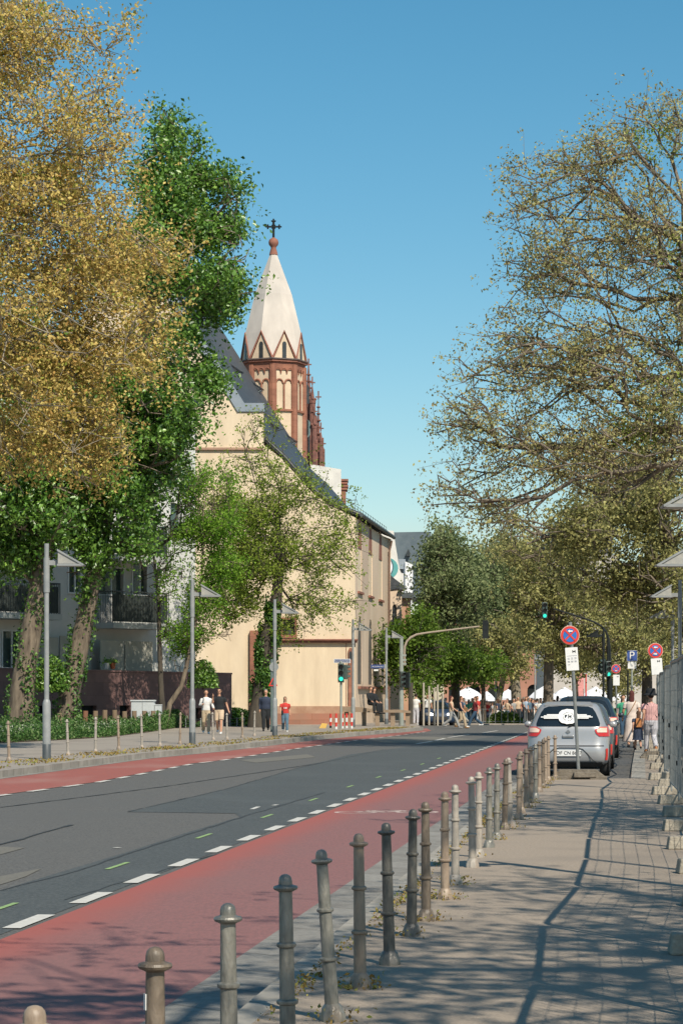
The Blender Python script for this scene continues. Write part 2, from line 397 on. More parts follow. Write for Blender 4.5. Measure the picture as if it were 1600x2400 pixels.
bc=['tan','brown','grey','grey','grey','tan','dark','dark','brown','tan','light','light','light','grey','grey','brown','light','tan','tan','tan','tan','grey','tan','brown','tan','tan','tan']
extra={0:'its domed cap only just in the picture',1:'with a white sticker on its shaft',2:'light grey below and dark above',3:'mottled grey all over',4:'leaning a little to the left',5:'with a dark band on its upper shaft',6:'leaning left on a crumbled foot',26:'standing alone beside the rubber sign foot'}
cn={'dark':'blackened','grey':'grey','light':'pale grey','tan':'tan','brown':'dark brown'}
for i,(x,y) in enumerate(bt):
    dd=F*(EYE-.87)/(y-HOR)
    X=(x-800)*dd/F
    o=proto if i==0 else copy_tree(proto)
    lean={4:-4.0,6:-1.5,5:-.6,3:-.7,7:-.7,15:1.2,16:-1.5}.get(i,random.uniform(-.6,.6))
    o.location=(X-math.tan(R(lean))*.87,dd,0); o.rotation_euler=(R(random.uniform(-.8,.8)),R(lean),random.uniform(0,6))
    if abs(lean)>.9: o.rotation_euler=(0,R(lean),0)
    for ch in o.children: ch.material_slots[0].material=BP[bc[i]]
    tag(o,f"{cn[bc[i]]} iron bollard, {ORD[i]} from the front"+(', '+extra[i] if i in extra else ' in the right row'),'bollard','iron bollards along the right pavement')
    if i==1:
        s_=MB(); s_.box((.0305,-.006,.70),(.004,.022,.05)); st=s_.build('sticker',mat('sticker_white',(.7,.7,.68),rough=.5),None)
        st.parent=o; o.rotation_euler=(0,0,R(200))
lb=[(22,1689,1783),(160,1685.5,1770),(224,1680,1763.6),(279,1677,1757),(333,1673,1754),(375,1671,1748),(422,1669,1744.5),(500,1669,1734),(532,1671,1732.5),(568,1669,1729),(596,1666,1725)]
for i,(x,yt,yb) in enumerate(lb):
    dd=F*(EYE-.07)/(yb-HOR); o=copy_tree(proto)
    o.location=((x-800)*dd/F,dd,.07); s_=(yb-yt)*dd/F/.87; o.scale=(1.05,1.05,s_); o.rotation_euler=(0,R(random.uniform(-2,1.5)),0)
    for ch in o.children: ch.material_slots[0].material=BP['light' if i%3 else 'tan']
    tag(o,f"slim {'beige' if i%3 else 'tan'} bollard on the far pavement, {ORD[i]} from the left edge",'bollard','slim bollards along the left pavement')

# ------------------------------------------------------------------ street lamps
m_pole=mat('lamp_grey_paint',(.22,.235,.235),(.29,.30,.295),scale=4,rough=.45,spec=.5)
m_pole_d=mat('lamp_base_dark',(.06,.07,.075),(.09,.10,.10),scale=4,rough=.5)
m_pane=mat('lamp_glass',(.28,.28,.26),(.36,.35,.31),scale=6,rough=.3)
m_blk=mat('black_paint_and_shade',(.010,.013,.014),(.018,.022,.022),scale=5,rough=.65,spec=.2)  # black paint, also used as painted-in shade on some right-hand lamps
def make_lamp():
    r=empty('street_lamp')
    p=MB(); p.tube([(0,0,1.42),(0,0,5.3)],[.062,.058],12); p.build('pole',m_pole,r,smooth=True)
    p=MB(); p.lathe([(.10,.36),(.10,1.36),(.088,1.42),(.066,1.47)],k=14); p.build('pole_sleeve',m_pole,r,smooth=True)
    p=MB(); p.lathe([(.105,-.05),(.105,.37),(.101,.375)],k=14); p.build('base',m_pole_d,r,smooth=True)
    p=MB(); p.box((.18,0,4.83),(.30,.07,.12)); p.lathe([(.075,4.1),(.075,4.95)],k=14); p.build('arm',m_pole,r,smooth=True)
    h=empty('lamp_head'); h.parent=r
    x0,x1,zb,zt,yy=.28,.92,4.76,5.16,.24
    q=MB(); q.prism([(x0,0,zt),(x1+.02,0,zb+.02),(x1,0,zb-.015),(x0,0,zt-.05)],(0,-yy,0),(0,yy,0)); q.box(((x0+x1)/2-.01,0,zb+.01),(x1-x0-.02,yy*2-.01,.05)); q.build('shade',m_pole,h)
    for sg in (-1,1): q=MB(); q.prism([(x0+.02,0,zt-.06),(x1-.12,0,zb+.04),(x0+.02,0,zb+.04)],(0,sg*(yy-.03),0),(0,sg*(yy-.045),0)); q.build('side_pane',m_pane,h)
    return r
lp=make_lamp()
lamps=[(110,1775,59.4,.07,0),(451,1740,78,.07,0),(644,1723,94,.07,0),(827,1708,119,.07,0),(905,1706,131,-.01,0),(1071,1695,165,-.2,0),(1161,1693,178,-.3,0),(1253,1690,190,-.35,0)]
lt=['leftmost, in front of the ivy trees','in front of the reddish wall end','in front of the ivy-clad tree','beside the red and white posts','carrying a blue street name sign','first on the plaza behind the crossing','second on the plaza behind the crossing','third on the plaza behind the crossing']
for i,(x,y,dd,z,fl) in enumerate(lamps):
    o=lp if i==0 else copy_tree(lp)
    o.location=((x-800)*dd/F,dd,z)
    tag(o,'grey street lamp with wedge head pointing right, '+lt[i],'street lamp','grey street lamps')
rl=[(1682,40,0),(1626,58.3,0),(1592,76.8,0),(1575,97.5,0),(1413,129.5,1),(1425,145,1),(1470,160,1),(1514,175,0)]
rt=['largest and nearest, only its head tip in view','second from the right edge at the fence','third behind the mesh fence','fourth and smallest behind the mesh fence','taller, before the trees','shorter, before the trees','beside the blue parking sign','pale and far between parking sign and hat']
rt_h=[]
for i,(x,dd,shade_dk) in enumerate(rl):
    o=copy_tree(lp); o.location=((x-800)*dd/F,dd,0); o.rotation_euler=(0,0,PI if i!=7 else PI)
    if shade_dk:
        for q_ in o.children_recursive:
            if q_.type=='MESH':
                q_.material_slots[0].link='OBJECT'; q_.material_slots[0].material=m_blk  # shade put into the colour: these grey lamps turn black all over
    tag(o,('black' if shade_dk else 'grey')+' lamp with wedge head pointing left, '+rt[i],'street lamp','grey street lamps')
o=copy_tree(lp); o.location=(3.75,19.2,0); o.rotation_euler=(0,0,PI)
tag(o,'grey street lamp out of view whose long shadow crosses the pavement','street lamp','grey street lamps')

# ------------------------------------------------------------------ construction fence
m_galv=mat('galvanised_steel',(.17,.185,.18),(.27,.28,.27),scale=12,rough=.45,metal=.3)
m_block=mat('fence_foot_concrete',(.40,.355,.28),(.24,.215,.175),scale=9,rough=.92,bump=.5,c3=(.17,.15,.12),scale2=3)
m_rub=mat('dark_rubber',(.03,.03,.03),(.06,.06,.055),scale=8,rough=.8)
fp=[(-1.6,-16),(.05,-4),(1.0,3),(1.62,8.4),(2.07,11.9),(2.40,15.4),(2.98,18.9),(3.42,22.4),(3.80,25.9),(4.22,29.4),(4.68,32.9),(5.10,36.6)]+[(5.10+.125*(3.48*k)+(.10,-.08,.05,-.12)[k%4],36.6+3.48*k) for k in range(1,15)]
fi=0
for i in range(1,len(fp)-1):
    a=Vector((*fp[i],0)); b=Vector((*fp[i+1],0))
    L_=(b-a).length; ang=math.atan2(b.y-a.y,b.x-a.x)
    if i==1: continue
    if fi==0:
        r=empty('mesh_fence'); W=3.42; z0,z1=.16,2.20
        fr=MB(); rr=.12
        path=[(.03,0,z0-.1),(.03,0,z1-rr)]+[(.03+rr-rr*math.cos(t),0,z1-rr+rr*math.sin(t)) for t in (R(30),R(60),R(90))]+[(W-rr*(1),0,z1)]+[(W-rr+rr*math.sin(t),0,z1-rr+rr*math.cos(t)) for t in (R(30),R(60),R(90))]+[(W,0,z0-.1)]
        fr.tube(path,.025,8); fr.tube([(.03,0,z0+.04),(W,0,z0+.04)],.016,6); fr.build('frame',m_galv,r,smooth=True)
        ms=MB(); n=32
        for k in range(1,n):
            x=.03+(W-.03)*k/n; wob=.012*math.sin(k*1.7)
            ms.tube([(x,0,z0+.04),(x+wob,.008*math.sin(k),1.1),(x,0,z1)],.0030,3,cap=False)
        for k in range(1,8):
            z=z0+.04+(z1-z0)*k/8; ms.tube([(.03,0,z),(W,0,z)],.0030,3,cap=False)
        ms.build('mesh_wires',m_galv,r)
        base=r
    else: r=copy_tree(base)
    r.location=(a.x,a.y,0); r.rotation_euler=(R(random.uniform(-.25,.25)),0,ang)
    r.scale=(L_/3.5,1,1)
    seen=fp[i][1]>28
    tag(r,(f"galvanised mesh fence panel on the right, {ORD[max(0,i-9)]} visible from the front" if seen else f"galvanised mesh fence panel beside the camera, {ORD[i]} in the line, out of view"),'fence panel','mesh construction fence panels')
    # foot block and clamp
    bl=MB(); bl.box((0,0,.07),(.64,.20,.14),taper=.93)
    f_=bl.build('concrete_block',m_block,None,bevel=.015); f_.location=(a.x,a.y,0); f_.rotation_euler=(0,0,random.uniform(-.12,.12)+.05)
    tag(f_,f"pale concrete fence foot on the pavement, {ORD[max(0,i-7)]} from the bottom right" if seen or fp[i][1]>20 else f"pale concrete fence foot out of view, {ORD[i]} in the line",'fence foot','concrete feet under the mesh fence')
    fi+=1
    cl=MB(); cl.box((0,0,1.15),(.07,.09,.07)); cl.box((0,0,.62),(.07,.09,.07)); cl.build('clamp',m_rub,r)
# extra blocks stacked beside the fence
for x,y,dz,lab in [(1556,1800,0,'pale stone block lying in the row of fence feet by the hat wearer'),(1560,1838,0,'broad pale block beside the fence foot, throwing a dark shade'),(1562,1788,.15,'pale block stacked on top of another by the fence'),(1590,1712,.0,'long grey block far along the fence')]:
    p=G(x,y,0); b=MB(); b.box((0,0,.11),(.55,.4,.22),taper=.95); o=b.build('concrete_block',m_block,None,bevel=.02); o.location=(p.x+.25,p.y+.3,dz); o.rotation_euler=(0,0,.1)
    tag(o,lab,'concrete block','loose concrete blocks at the fence')

# ------------------------------------------------------------------ church
m_plast=mat('cream_plaster',(.70,.575,.41),(.59,.475,.335),scale=1.3,rough=.9,bump=.2,bscale=6,c3=(.74,.63,.48),scale2=.3,stretch=(1,1,.28))
m_plast2=mat('pinkish_plaster',(.68,.54,.40),(.58,.45,.33),scale=.5,rough=.9,c3=(.47,.36,.27),scale2=.2,stretch=(1,1,.25))
m_sand=mat('red_sandstone',(.36,.155,.095),(.26,.11,.072),scale=1.4,rough=.85,kind='brick',bsize=(.8,.38,.012),mortar=(.7,.68,.62))
m_sandd=mat('red_sandstone_plain',(.30,.125,.085),(.21,.09,.062),scale=2.2,rough=.85)
m_base=mat('plinth_sandstone',(.40,.17,.11),(.31,.17,.115),scale=.9,rough=.9,kind='brick',bsize=(1.3,.5,.015),mortar=(.75,.7,.62))
m_slate=mat('slate',(.045,.052,.06),(.075,.083,.09),scale=3,rough=.55,bump=.25,bscale=9,kind='brick',bsize=(.35,.22,.012),mortar=(.5,.5,.5))
m_lead=mat('lead_flashing',(.22,.26,.30),(.27,.31,.35),scale=1.5,rough=.45,spec=.4)
m_win=mat('dark_glass',(.03,.035,.04),(.055,.06,.06),scale=3,rough=.25)
m_blind=mat('grey_leaded_glass',(.11,.105,.10),(.16,.14,.125),scale=2.5,rough=.5)
m_spire=mat('pale_spire_render',(.60,.54,.475),(.50,.45,.395),scale=1.4,rough=.85,c3=(.42,.39,.35),scale2=.35,stretch=(1,1,.35))
m_tplast=mat('tower_plaster',(.66,.53,.38),(.53,.42,.30),scale=1.2,rough=.9)
DF=130.0
def wall(name, m_, P0, U, outline, holes, parent, depth=.35, pane_mat=None, pane_name='window', thick=.5):
    """wall in the plane through P0 spanned by U (horizontal) and Z; outline and holes in (u, z)."""
    U=Vector(U).normalized(); Nn=Vector((U.y,-U.x,0))   # outward normal (towards the viewer for U=+X)
    T=lambda u,z,o_=0: Vector(P0)+U*u+Vector((0,0,z))-Nn*o_
    loops=[[Vector((u,z,0)) for u,z in outline]]+[[Vector((u,z,0)) for u,z in h] for h in holes]
    tri=tessellate_polygon(loops); flat=[p for l in loops for p in l]
    mb=MB(); mb.add([T(p.x,p.y) for p in flat],[tuple(t) for t in tri])
    n=len(outline)
    mb.add([T(u,z) for u,z in outline]+[T(u,z,thick) for u,z in outline],[(i,(i+1)%n,(i+1)%n+n,i+n) for i in range(n)])
    for h in holes:
        k=len(h); mb.add([T(u,z) for u,z in h]+[T(u,z,depth) for u,z in h],[(i,(i+1)%k,(i+1)%k+k,i+k) for i in range(k)])
    ob=mb.build(name,m_,parent)
    for h in holes:
        pb=MB(); k=len(h); t2=tessellate_polygon([[Vector((u,z,0)) for u,z in h]])
        cu=sum(u for u,z in h)/k; cz=sum(z for u,z in h)/k
        pb.prism([T(cu+(u-cu)*1.02,cz+(z-cz)*1.01,depth-.03) for u,z in h],(0,0,0),-Nn*.04)
        if pane_mat: pb.build(pane_name,pane_mat,parent)
    return ob
def arch(u,z0,w_,h_,pointed=True,n=6):
    r=w_/2; pts=[(u-r,z0),(u+r,z0)]
    if pointed:
        hh=w_*1.1; zs=z0+h_-hh
        pts+= [(u+r*math.cos(t*PI/2/n)**.9 if t<n else u, zs+hh*math.sin(t*PI/2/n)) for t in range(0,n+1)]
        pts+= [(u-r*math.cos(t*PI/2/n)**.9, zs+hh*math.sin(t*PI/2/n)) for t in range(n-1,-1,-1)]
    else:
        zs=z0+h_-r
        pts+= [(u+r*math.cos(t*PI/(2*n)), zs+r*math.sin(t*PI/(2*n))) for t in range(0,2*n+1)]
    return pts
def fz(y,d=DF): return EYE+(HOR-y)*d/F
def fx(x,d=DF): return (x-800)*d/F
ch=empty('church',(fx(832),DF,0),0,'large cream church with sandstone trim, steep slate roof and lead-edged gable','church')
IO=Vector((fx(832),DF,0))
def loc(p): return Vector(p)-IO
zb=-.3
# facade outline: from far left up the gable, kneeler, lower slope down to the eave
XL=fx(150)
prof_low=[(fx(832),zb),(fx(832),fz(1213)),(fx(778),fz(1187)),(fx(735),fz(1158)),(fx(702),fz(1122)),(fx(660),fz(1075)),(fx(622),fz(1045)),(fx(618),fz(1043)),(fx(618),fz(966)),(fx(558),fz(966)),(fx(463),fz(813)),(fx(310),fz(567)),(fx(150),fz(822)),(fx(150),fz(1150)),(fx(440),fz(1150)),(fx(440),zb)]
win=[(fx(664),fz(1487)),(fx(691),fz(1487)),(fx(691),fz(1452)),(fx(664),fz(1452))]
hs_=[win]
for x in (520,560): hs_.append([(fx(x-10),fz(1420)),(fx(x+10),fz(1420)),(fx(x+10),fz(1330)),(fx(x-10),fz(1330))])
wall('gable_wall',m_plast,loc((0,DF,0)),(1,0,0),prof_low,hs_,ch,depth=.3,pane_mat=m_win)
wf=MB()
a0,a1,b0,b1=fx(659),fx(696),fz(1495),fz(1447)
for c_,s_ in [(((a0+fx(664))/2,0,(b0+b1)/2),(fx(664)-a0-.004,.16,b1-b0)),(((a1+fx(691))/2,0,(b0+b1)/2),(a1-fx(691)-.004,.16,b1-b0)),(((a0+a1)/2,0,(b0+fz(1487))/2),(a1-a0+.02,.2,fz(1487)-b0)),(((a0+a1)/2,0,(b1+fz(1452))/2),(a1-a0,.18,b1-fz(1452)))]:
    wf.box(loc((c_[0],DF-.03,c_[2])),s_)
wf.build('window_surround',m_sand,ch)
# side wall running with the street
SW_L=18.2; Us=Vector((S,1,0)).normalized()
h_=[]
for u in (2.3,7.9,13.6):
    h_.append(arch(u,fz(1383,DF),2.1,4.1))
for k,pxx in enumerate((841,866,893)):
    pass
low=[]
for u in (2.3,7.9,15.1):
    low.append(arch(u,fz(1610)+.15,2.2,3.75))
wall('side_wall',m_plast2,loc((fx(832),DF,0)),Us,[(0,6.4),(SW_L,6.4),(SW_L,fz(1213)),(0,fz(1213))],h_,ch,depth=.07,pane_mat=None)
wall('side_wall_base',m_plast2,loc((fx(832),DF,0)),Us,[(0,zb),(SW_L,zb),(SW_L,6.4),(0,6.4)],low,ch,depth=.06,pane_mat=None)
Ns=Vector((Us.y,-Us.x,0))
def onside(u,z,o_=0): return loc(Vector((fx(832),DF,0))+Us*u+Ns*o_+Vector((0,0,z)))
for hh in h_:
    pb=MB(); pb.prism([onside(u,z,-.05) for u,z in hh],(0,0,0),-Ns*.05); pb.build('blind_window',m_plast,ch)
    pb=MB(); us=[u for u,z in hh]; zs=[z for u,z in hh]
    zt=max(zs); pb.prism([onside(u,z,-.045) for u,z in hh if z>zt-1.9] ,(0,0,0),Ns*.03); pb.build('window_tracery',m_sandd,ch)
    pb=MB(); pb.prism([onside(min(us)-.12,min(zs)-.12,.0),onside(max(us)+.12,min(zs)-.12,.0),onside(max(us)+.12,min(zs),.0),onside(min(us)-.12,min(zs),.0)],(0,0,0),Ns*.12); pb.build('window_sill',m_sandd,ch)
for hh in low:
    pb=MB(); pb.prism([onside(u,z,-.04) for u,z in hh],(0,0,0),-Ns*.05); pb.build('lancet_window',m_blind,ch)
st=MB(); st.prism([onside(1.3,fz(1609)-.12,.0),onside(SW_L-1,fz(1609)-.12,.0),onside(SW_L-1,fz(1609)+.02,.0),onside(1.3,fz(1609)+.02,.0)],(0,0,0),Ns*.16); st.build('string_course',m_sandd,ch)
# small sandstone doorway near the corner
wd_=(fx(826)-fx(816)); ux=fx(821)
db=MB(); hh=arch(ux,fz(1655),wd_,fz(1518)-fz(1655)); db.prism([loc((u,DF,z)) for u,z in hh],(0,-.10,0),(0,.02,0)); dr=db.build('portal_strip',m_sand,ch)
db=MB(); hh=arch(ux,fz(1545),wd_*.62,fz(1526)-fz(1545)); db.prism([loc((u,DF,z)) for u,z in hh],(0,-.125,0),(0,-.105,0)); db.build('portal_niche',m_win,dr)
db=MB(); db.box(loc((fx(811),DF-.01,(fz(1505)+zb)/2)),(.03,.03,fz(1505)-zb)); db.build('plaster_joint',m_bench if 'm_bench' in globals() else m_sandd,ch)
# front block trim: string course, plinth, quoins
tr=MB()
tr.box(loc((fx(735),DF-.10,fz(1503))),(fx(836)-fx(632),.22,.16)); tr.box(loc((fx(735),DF-.16,fz(1499.5))),(fx(838)-fx(632),.34,.07)); tr.build('string_course',m_sandd,ch)
tr=MB(); tr.box(loc((fx(726),DF-.14,(fz(1672)+zb)/2)),(fx(832)-fx(620),.28,fz(1672)-zb),0); tr.build('plinth',m_base,ch)
tr=MB(); tr.box(loc((fx(726),DF-.08,(fz(1655)+fz(1672))/2)),(fx(833)-fx(620),.16,fz(1655)-fz(1672))); tr.build('plinth_cap',mat('worn_sandstone',(.42,.27,.18),(.33,.19,.12),scale=2,rough=.9),ch)
tr=MB(); tr.box(loc((fx(596),DF-.12,(fz(1478)+zb)/2)),(fx(606)-fx(586),.24,fz(1478)-zb)); tr.build('quoin_strip',m_sand,ch)
tr=MB(); tr.box(loc((fx(532),DF-.08,fz(1052))),(fx(617)-fx(448),.14,.12)); tr.build('gable_string_course',mat('string_course_stone',(.42,.26,.18),(.33,.20,.14),scale=3),ch)
# lead flashing along the gable and kneeler
fl=MB()
def band(pts_up,pts_dn,y0,y1):
    poly=[Vector((x,0,z)) for x,z in pts_up]+[Vector((x,0,z)) for x,z in reversed(pts_dn)]
    fl.prism([loc((p.x,DF,p.z)) for p in poly],(0,y0,0),(0,y1,0))
band([(fx(310),fz(533)),(fx(467),fz(781)),(fx(573),fz(945)),(fx(619.5),fz(945))],[(fx(310),fz(565)),(fx(463),fz(811)),(fx(557),fz(965)),(fx(619.5),fz(965))],-.09,.55)
fl.build('lead_flashing',m_lead,ch)
kn=MB(); kn.prism([loc((fx(x),DF,fz(y))) for x,y in [(557,966),(618,966),(618,1044),(600,1043)]],(0,.004,0),(0,.55,0)); kn.build('kneeler',m_plast,ch)
# roof: front profile swept along the side wall direction
rp_=[(310,548),(573,962),(618,1030),(664,1072),(703,1117),(738,1153),(780,1183),(840,1207)]
rb=MB(); a_=[Vector((fx(x),DF+.45,fz(y))) for x,y in rp_]; 
SW2=SW_L+.4
b_=[p+Us*SW2 for p in a_]
n=len(a_); up=Vector((.16,0,.16))
rb.add([loc(p) for p in a_]+[loc(p) for p in b_],[(i,i+1,i+1+n,i+n) for i in range(n-1)])
rb.add([loc(p+up) for p in a_]+[loc(p+up) for p in b_],[(i,i+1,i+1+n,i+n) for i in range(n-1)])
rb.add([loc(a_[-1]),loc(b_[-1]),loc(b_[-1]+up),loc(a_[-1]+up)],[(0,1,2,3)])
rb.add([loc(x) for i in range(n) for x in (b_[i],b_[i]+up)],[(2*i,2*i+1,2*i+3,2*i+2) for i in range(n-1)])
rb.add([loc(x) for i in range(n) for x in (a_[i],a_[i]+up)],[(2*i,2*i+1,2*i+3,2*i+2) for i in range(n-1)])
# back slope and rear gable
lft=[Vector((fx(20),DF+.45,fz(1015))),a_[0]]; lb_=[p+Us*SW2 for p in lft]
rb.add([loc(lft[0]),loc(lft[1]+up),loc(lb_[1]+up),loc(lb_[0])],[(0,1,2,3)])
roof=rb.build('roof',m_slate,ch)
rg=MB(); rg.prism([loc(p+Us*(SW2-.3)-Vector((0,0,.1))) for p in a_]+[loc(Vector((fx(832),DF,zb))+Us*(SW2-.3)),loc(Vector((fx(0),DF,zb))+Us*(SW2-.3)),loc(lft[0]+Us*(SW2-.3))],(0,0,0),(0,.2,0)); rg.build('rear_gable',m_plast2,ch)
# verge trim, snow guard and gutter
vt=MB(); vt.tube([loc(p+up*.5-Vector((0,.02,0))) for p in a_[2:]],.045,6); vt.build('verge_trim',m_pole_d,ch)
gt=MB(); gt.tube([loc(a_[-1]+Vector((.16,-.3,.02))),loc(b_[-1]+Vector((.16,.2,.02)))],.11,8); gt.build('gutter',m_pole_d,ch)
sg=MB()
for z_,uo in ((.16,0),(.34,0)):
    pass
A=a_[-1].lerp(a_[-2],.35)+up; B=A+Us*SW2
for h0 in (.14,.3): sg.tube([loc(A+Vector((0,0,h0))),loc(B+Vector((0,0,h0)))],.012,4)
for k in range(15): p=A.lerp(B,k/14); sg.tube([loc(p),loc(p+Vector((0,0,.34)))],.013,4)
sg.build('snow_guard',m_pole_d,ch)
dp=MB(); e0=onside(SW_L-.2,fz(1213)-.1,.25); dp.tube([e0,onside(SW_L-.2,fz(1213)-.45,.18),onside(SW_L-.35,fz(1213)-.8,.1),onside(SW_L-.35,-.2,.1)],.06,8); dp.build('drainpipe',mat('brown_pipe',(.12,.07,.05),(.17,.10,.07),scale=3,rough=.5),ch)
# roof dormers: (photo x, y of opening) small slanted hatches
def roof_point(xp,yp):
    # intersect view ray with swept roof strips
    o_=Vector((0,0,EYE)); dvec=Vector(((xp-800)/F,1,(HOR-yp)/F))
    best=None
    for i in range(n-1):
        p0=a_[i]; e1=a_[i+1]-a_[i]; nn=e1.cross(Us)
        t=(p0-o_).dot(nn)/dvec.dot(nn); h=o_+dvec*t
        q=h-p0; # solve q = a*e1 + b*Us
        A_=np.array([[e1.x,Us.x],[e1.y,Us.y],[e1.z,Us.z]]); s_,res,_,_=np.linalg.lstsq(A_,np.array(q),rcond=None)
        if -.01<=s_[0]<=1.01 and -.5<=s_[1]<=SW2+.5: best=(h,e1.normalized(),i)
    return best
for (xp,yp) in [(543,872),(593,912),(627,1002),(672,1034),(712,1130)]:
    rr=roof_point(xp,yp)
    if not rr: continue
    h,e1,i=rr; nrm=e1.cross(Us); nrm=nrm if nrm.z>0 else -nrm; nrm.normalize()
    c0=h+nrm*.12
    dm=MB(); v=[c0-Us*.45-e1*.5,c0+Us*.45-e1*.5,c0+Us*.45+e1*.35+nrm*.35,c0-Us*.45+e1*.35+nrm*.35]
    dm.prism([loc(p) for p in v],(0,0,0),nrm*.06)
    dm.add([loc(c0-Us*.42-e1*.45),loc(c0-Us*.42+e1*.33+nrm*.33),loc(c0-Us*.42+e1*.33)],[(0,1,2)])
    dm.add([loc(c0+Us*.42-e1*.45),loc(c0+Us*.42+e1*.33+nrm*.33),loc(c0+Us*.42+e1*.33)],[(0,1,2)])
    dor=dm.build('dormer',m_slate,ch)
    pn=MB(); v=[c0-Us*.36+e1*.34+nrm*.02,c0+Us*.36+e1*.34+nrm*.02,c0+Us*.36+e1*.36+nrm*.3,c0-Us*.36+e1*.36+nrm*.3]
    pn.prism([loc(p) for p in v],(0,0,0),e1*.03); pn.build('pane',mat('pale_pane',(.55,.6,.62),rough=.3),dor)

# ------------------------------------------------------------------ church tower with rhombic helm
DT=153.0
tx=lambda x: fx(x,DT); tz=lambda y: fz(y,DT)
tw=empty('church_tower',(tx(641),DT,0),0,'octagonal sandstone tower with pale pointed spire and dark iron cross','tower')
Ro=(718-563)/2*DT/F/ math.cos(R(0)) ; Ro=Ro/1.0
ang0=-PI/2   # a corner towards the camera
def octp(r,z,off=0.0): return [Vector((r*math.cos(ang0+off+k*PI/4),r*math.sin(ang0+off+k*PI/4),z)) for k in range(8)]
Rb=Ro*.92
zc=tz(852)
# shaft with recessed panels
sm=MB(); pts=octp(Rb,0); 
sm.prism([p for p in pts],(0,0,-.5),(0,0,zc-.25)); sm.build('shaft',m_tplast,tw)
edge=MB()
for p in pts:
    u=p.normalized(); edge.tube([Vector((p.x,p.y,-.5))-u*.06,Vector((p.x,p.y,zc-.28))-u*.06],[.23,.23],8)
edge.build('corner_pilasters',m_sand,tw)
zW0,zW1=tz(966),tz(897)
for k in range(8):
    p=pts[k]; q=pts[(k+1)%8]; U=(q-p).normalized(); N_=Vector((U.y,-U.x,0)); mid=(p+q)/2; Lw=(q-p).length
    if k in (3,4): pass
    T=lambda u,z,o_: mid+U*u+N_*o_+Vector((0,0,z))
    # frieze of little arches
    fz_=MB(); 
    fz_.prism([T(-Lw/2,zc-.62,0),T(Lw/2,zc-.62,0),T(Lw/2,zc-.25,0),T(-Lw/2,zc-.25,0)],(0,0,0),N_*.07)
    for j in (-1,0,1):
        cx=j*.40
        rg_=[(cx+.17*math.cos(t),zc-.62-.05+.17*math.sin(t)) for t in [PI*i/6 for i in range(7)]]
        fz_.prism([T(u,z,.0) for u,z in rg_],(0,0,0),N_*.012) if False else None
        fz_.tube([T(u,z,.06) for u,z in rg_],.045,5)
    for j in (-.6,-.2,.2,.6):
        fz_.tube([T(j*1.0,zc-.68,.05),T(j*1.0,zc-.86,.04)],[.06,.04],5)
    fz_.build('arch_frieze',m_sand,tw)
    # twin arched belfry opening
    fr_=MB(); holes=[arch(-.30,zW0,.44,zW1-zW0,False,5),arch(.30,zW0,.44,zW1-zW0,False,5)]
    dark=k in (6,)
    for hh in holes:
        pn=MB(); pn.prism([T(u,z,.0) for u,z in hh],(0,0,0),N_*.015); pn.build('belfry_opening',m_win if dark else m_tplast,tw)
        top=[(u,z) for u,z in hh[2:]]; fr_.tube([T(u,z,.05) for u,z in top],.06,6)
    for j in (-.56,0,.56): fr_.tube([T(j,zW0,.07),T(j,zW1-.22,.07)],.055 if j==0 else .07,8)
    fr_.prism([T(-.62,zW0-.12,0),T(.62,zW0-.12,0),T(.62,zW0,0),T(-.62,zW0,0)],(0,0,0),N_*.12)
    fr_.build('belfry_frame',m_sand,tw)
co=MB()
for r0,z0,z1 in ((Ro*.96,zc-.28,zc-.12),(Ro*1.03,zc-.12,zc+.02)):
    co.prism(octp(r0,0),(0,0,z0),(0,0,z1))
co.build('cornice',m_sandd,tw)
cl_=MB(); cl_.prism(octp(Ro*1.07,0),(0,0,zc+.02),(0,0,zc+.09)); cl_.build('cornice_cap',mat('dark_stone',(.10,.08,.075),(.15,.12,.11),scale=3),tw)
# spire
zg=tz(787); za=tz(597); Rg=Ro*math.cos(PI/8)*.985
Cn=octp(Ro*.99,zc+.09); Gn=octp(Rg,zg,PI/8); An=octp(.26,za)
zmid=tz(690); 
sp=MB(); mid_=[]
vs=Cn+Gn+An
# rhombus: upper part split at mid height to give the slight entasis
f_=[]
for k in range(8):
    g0=8+(k-1)%8; g1=8+k; c_=k; a1=16+k
    f_.append((g0,c_,g1))
Mn=[ (Gn[k]*( .60)+Vector((0,0,0))) for k in range(8)]
Mn=[Vector((g.x*.665,g.y*.665,tz(694))) for g in Gn]
vs+=Mn   # 24..31
An2=octp(.24,za,PI/8); vs+=An2 # 32..39
for k in range(8):
    g0=8+(k-1)%8; g1=8+k; m0=24+(k-1)%8; m1=24+k; p0=32+(k-1)%8; p1=32+k
    f_.append((g0,g1,m1,m0)); f_.append((m0,m1,p1,p0))
f_.append(tuple(range(32,40)))
sp.add(vs,f_); sp.build('spire',m_spire,tw)
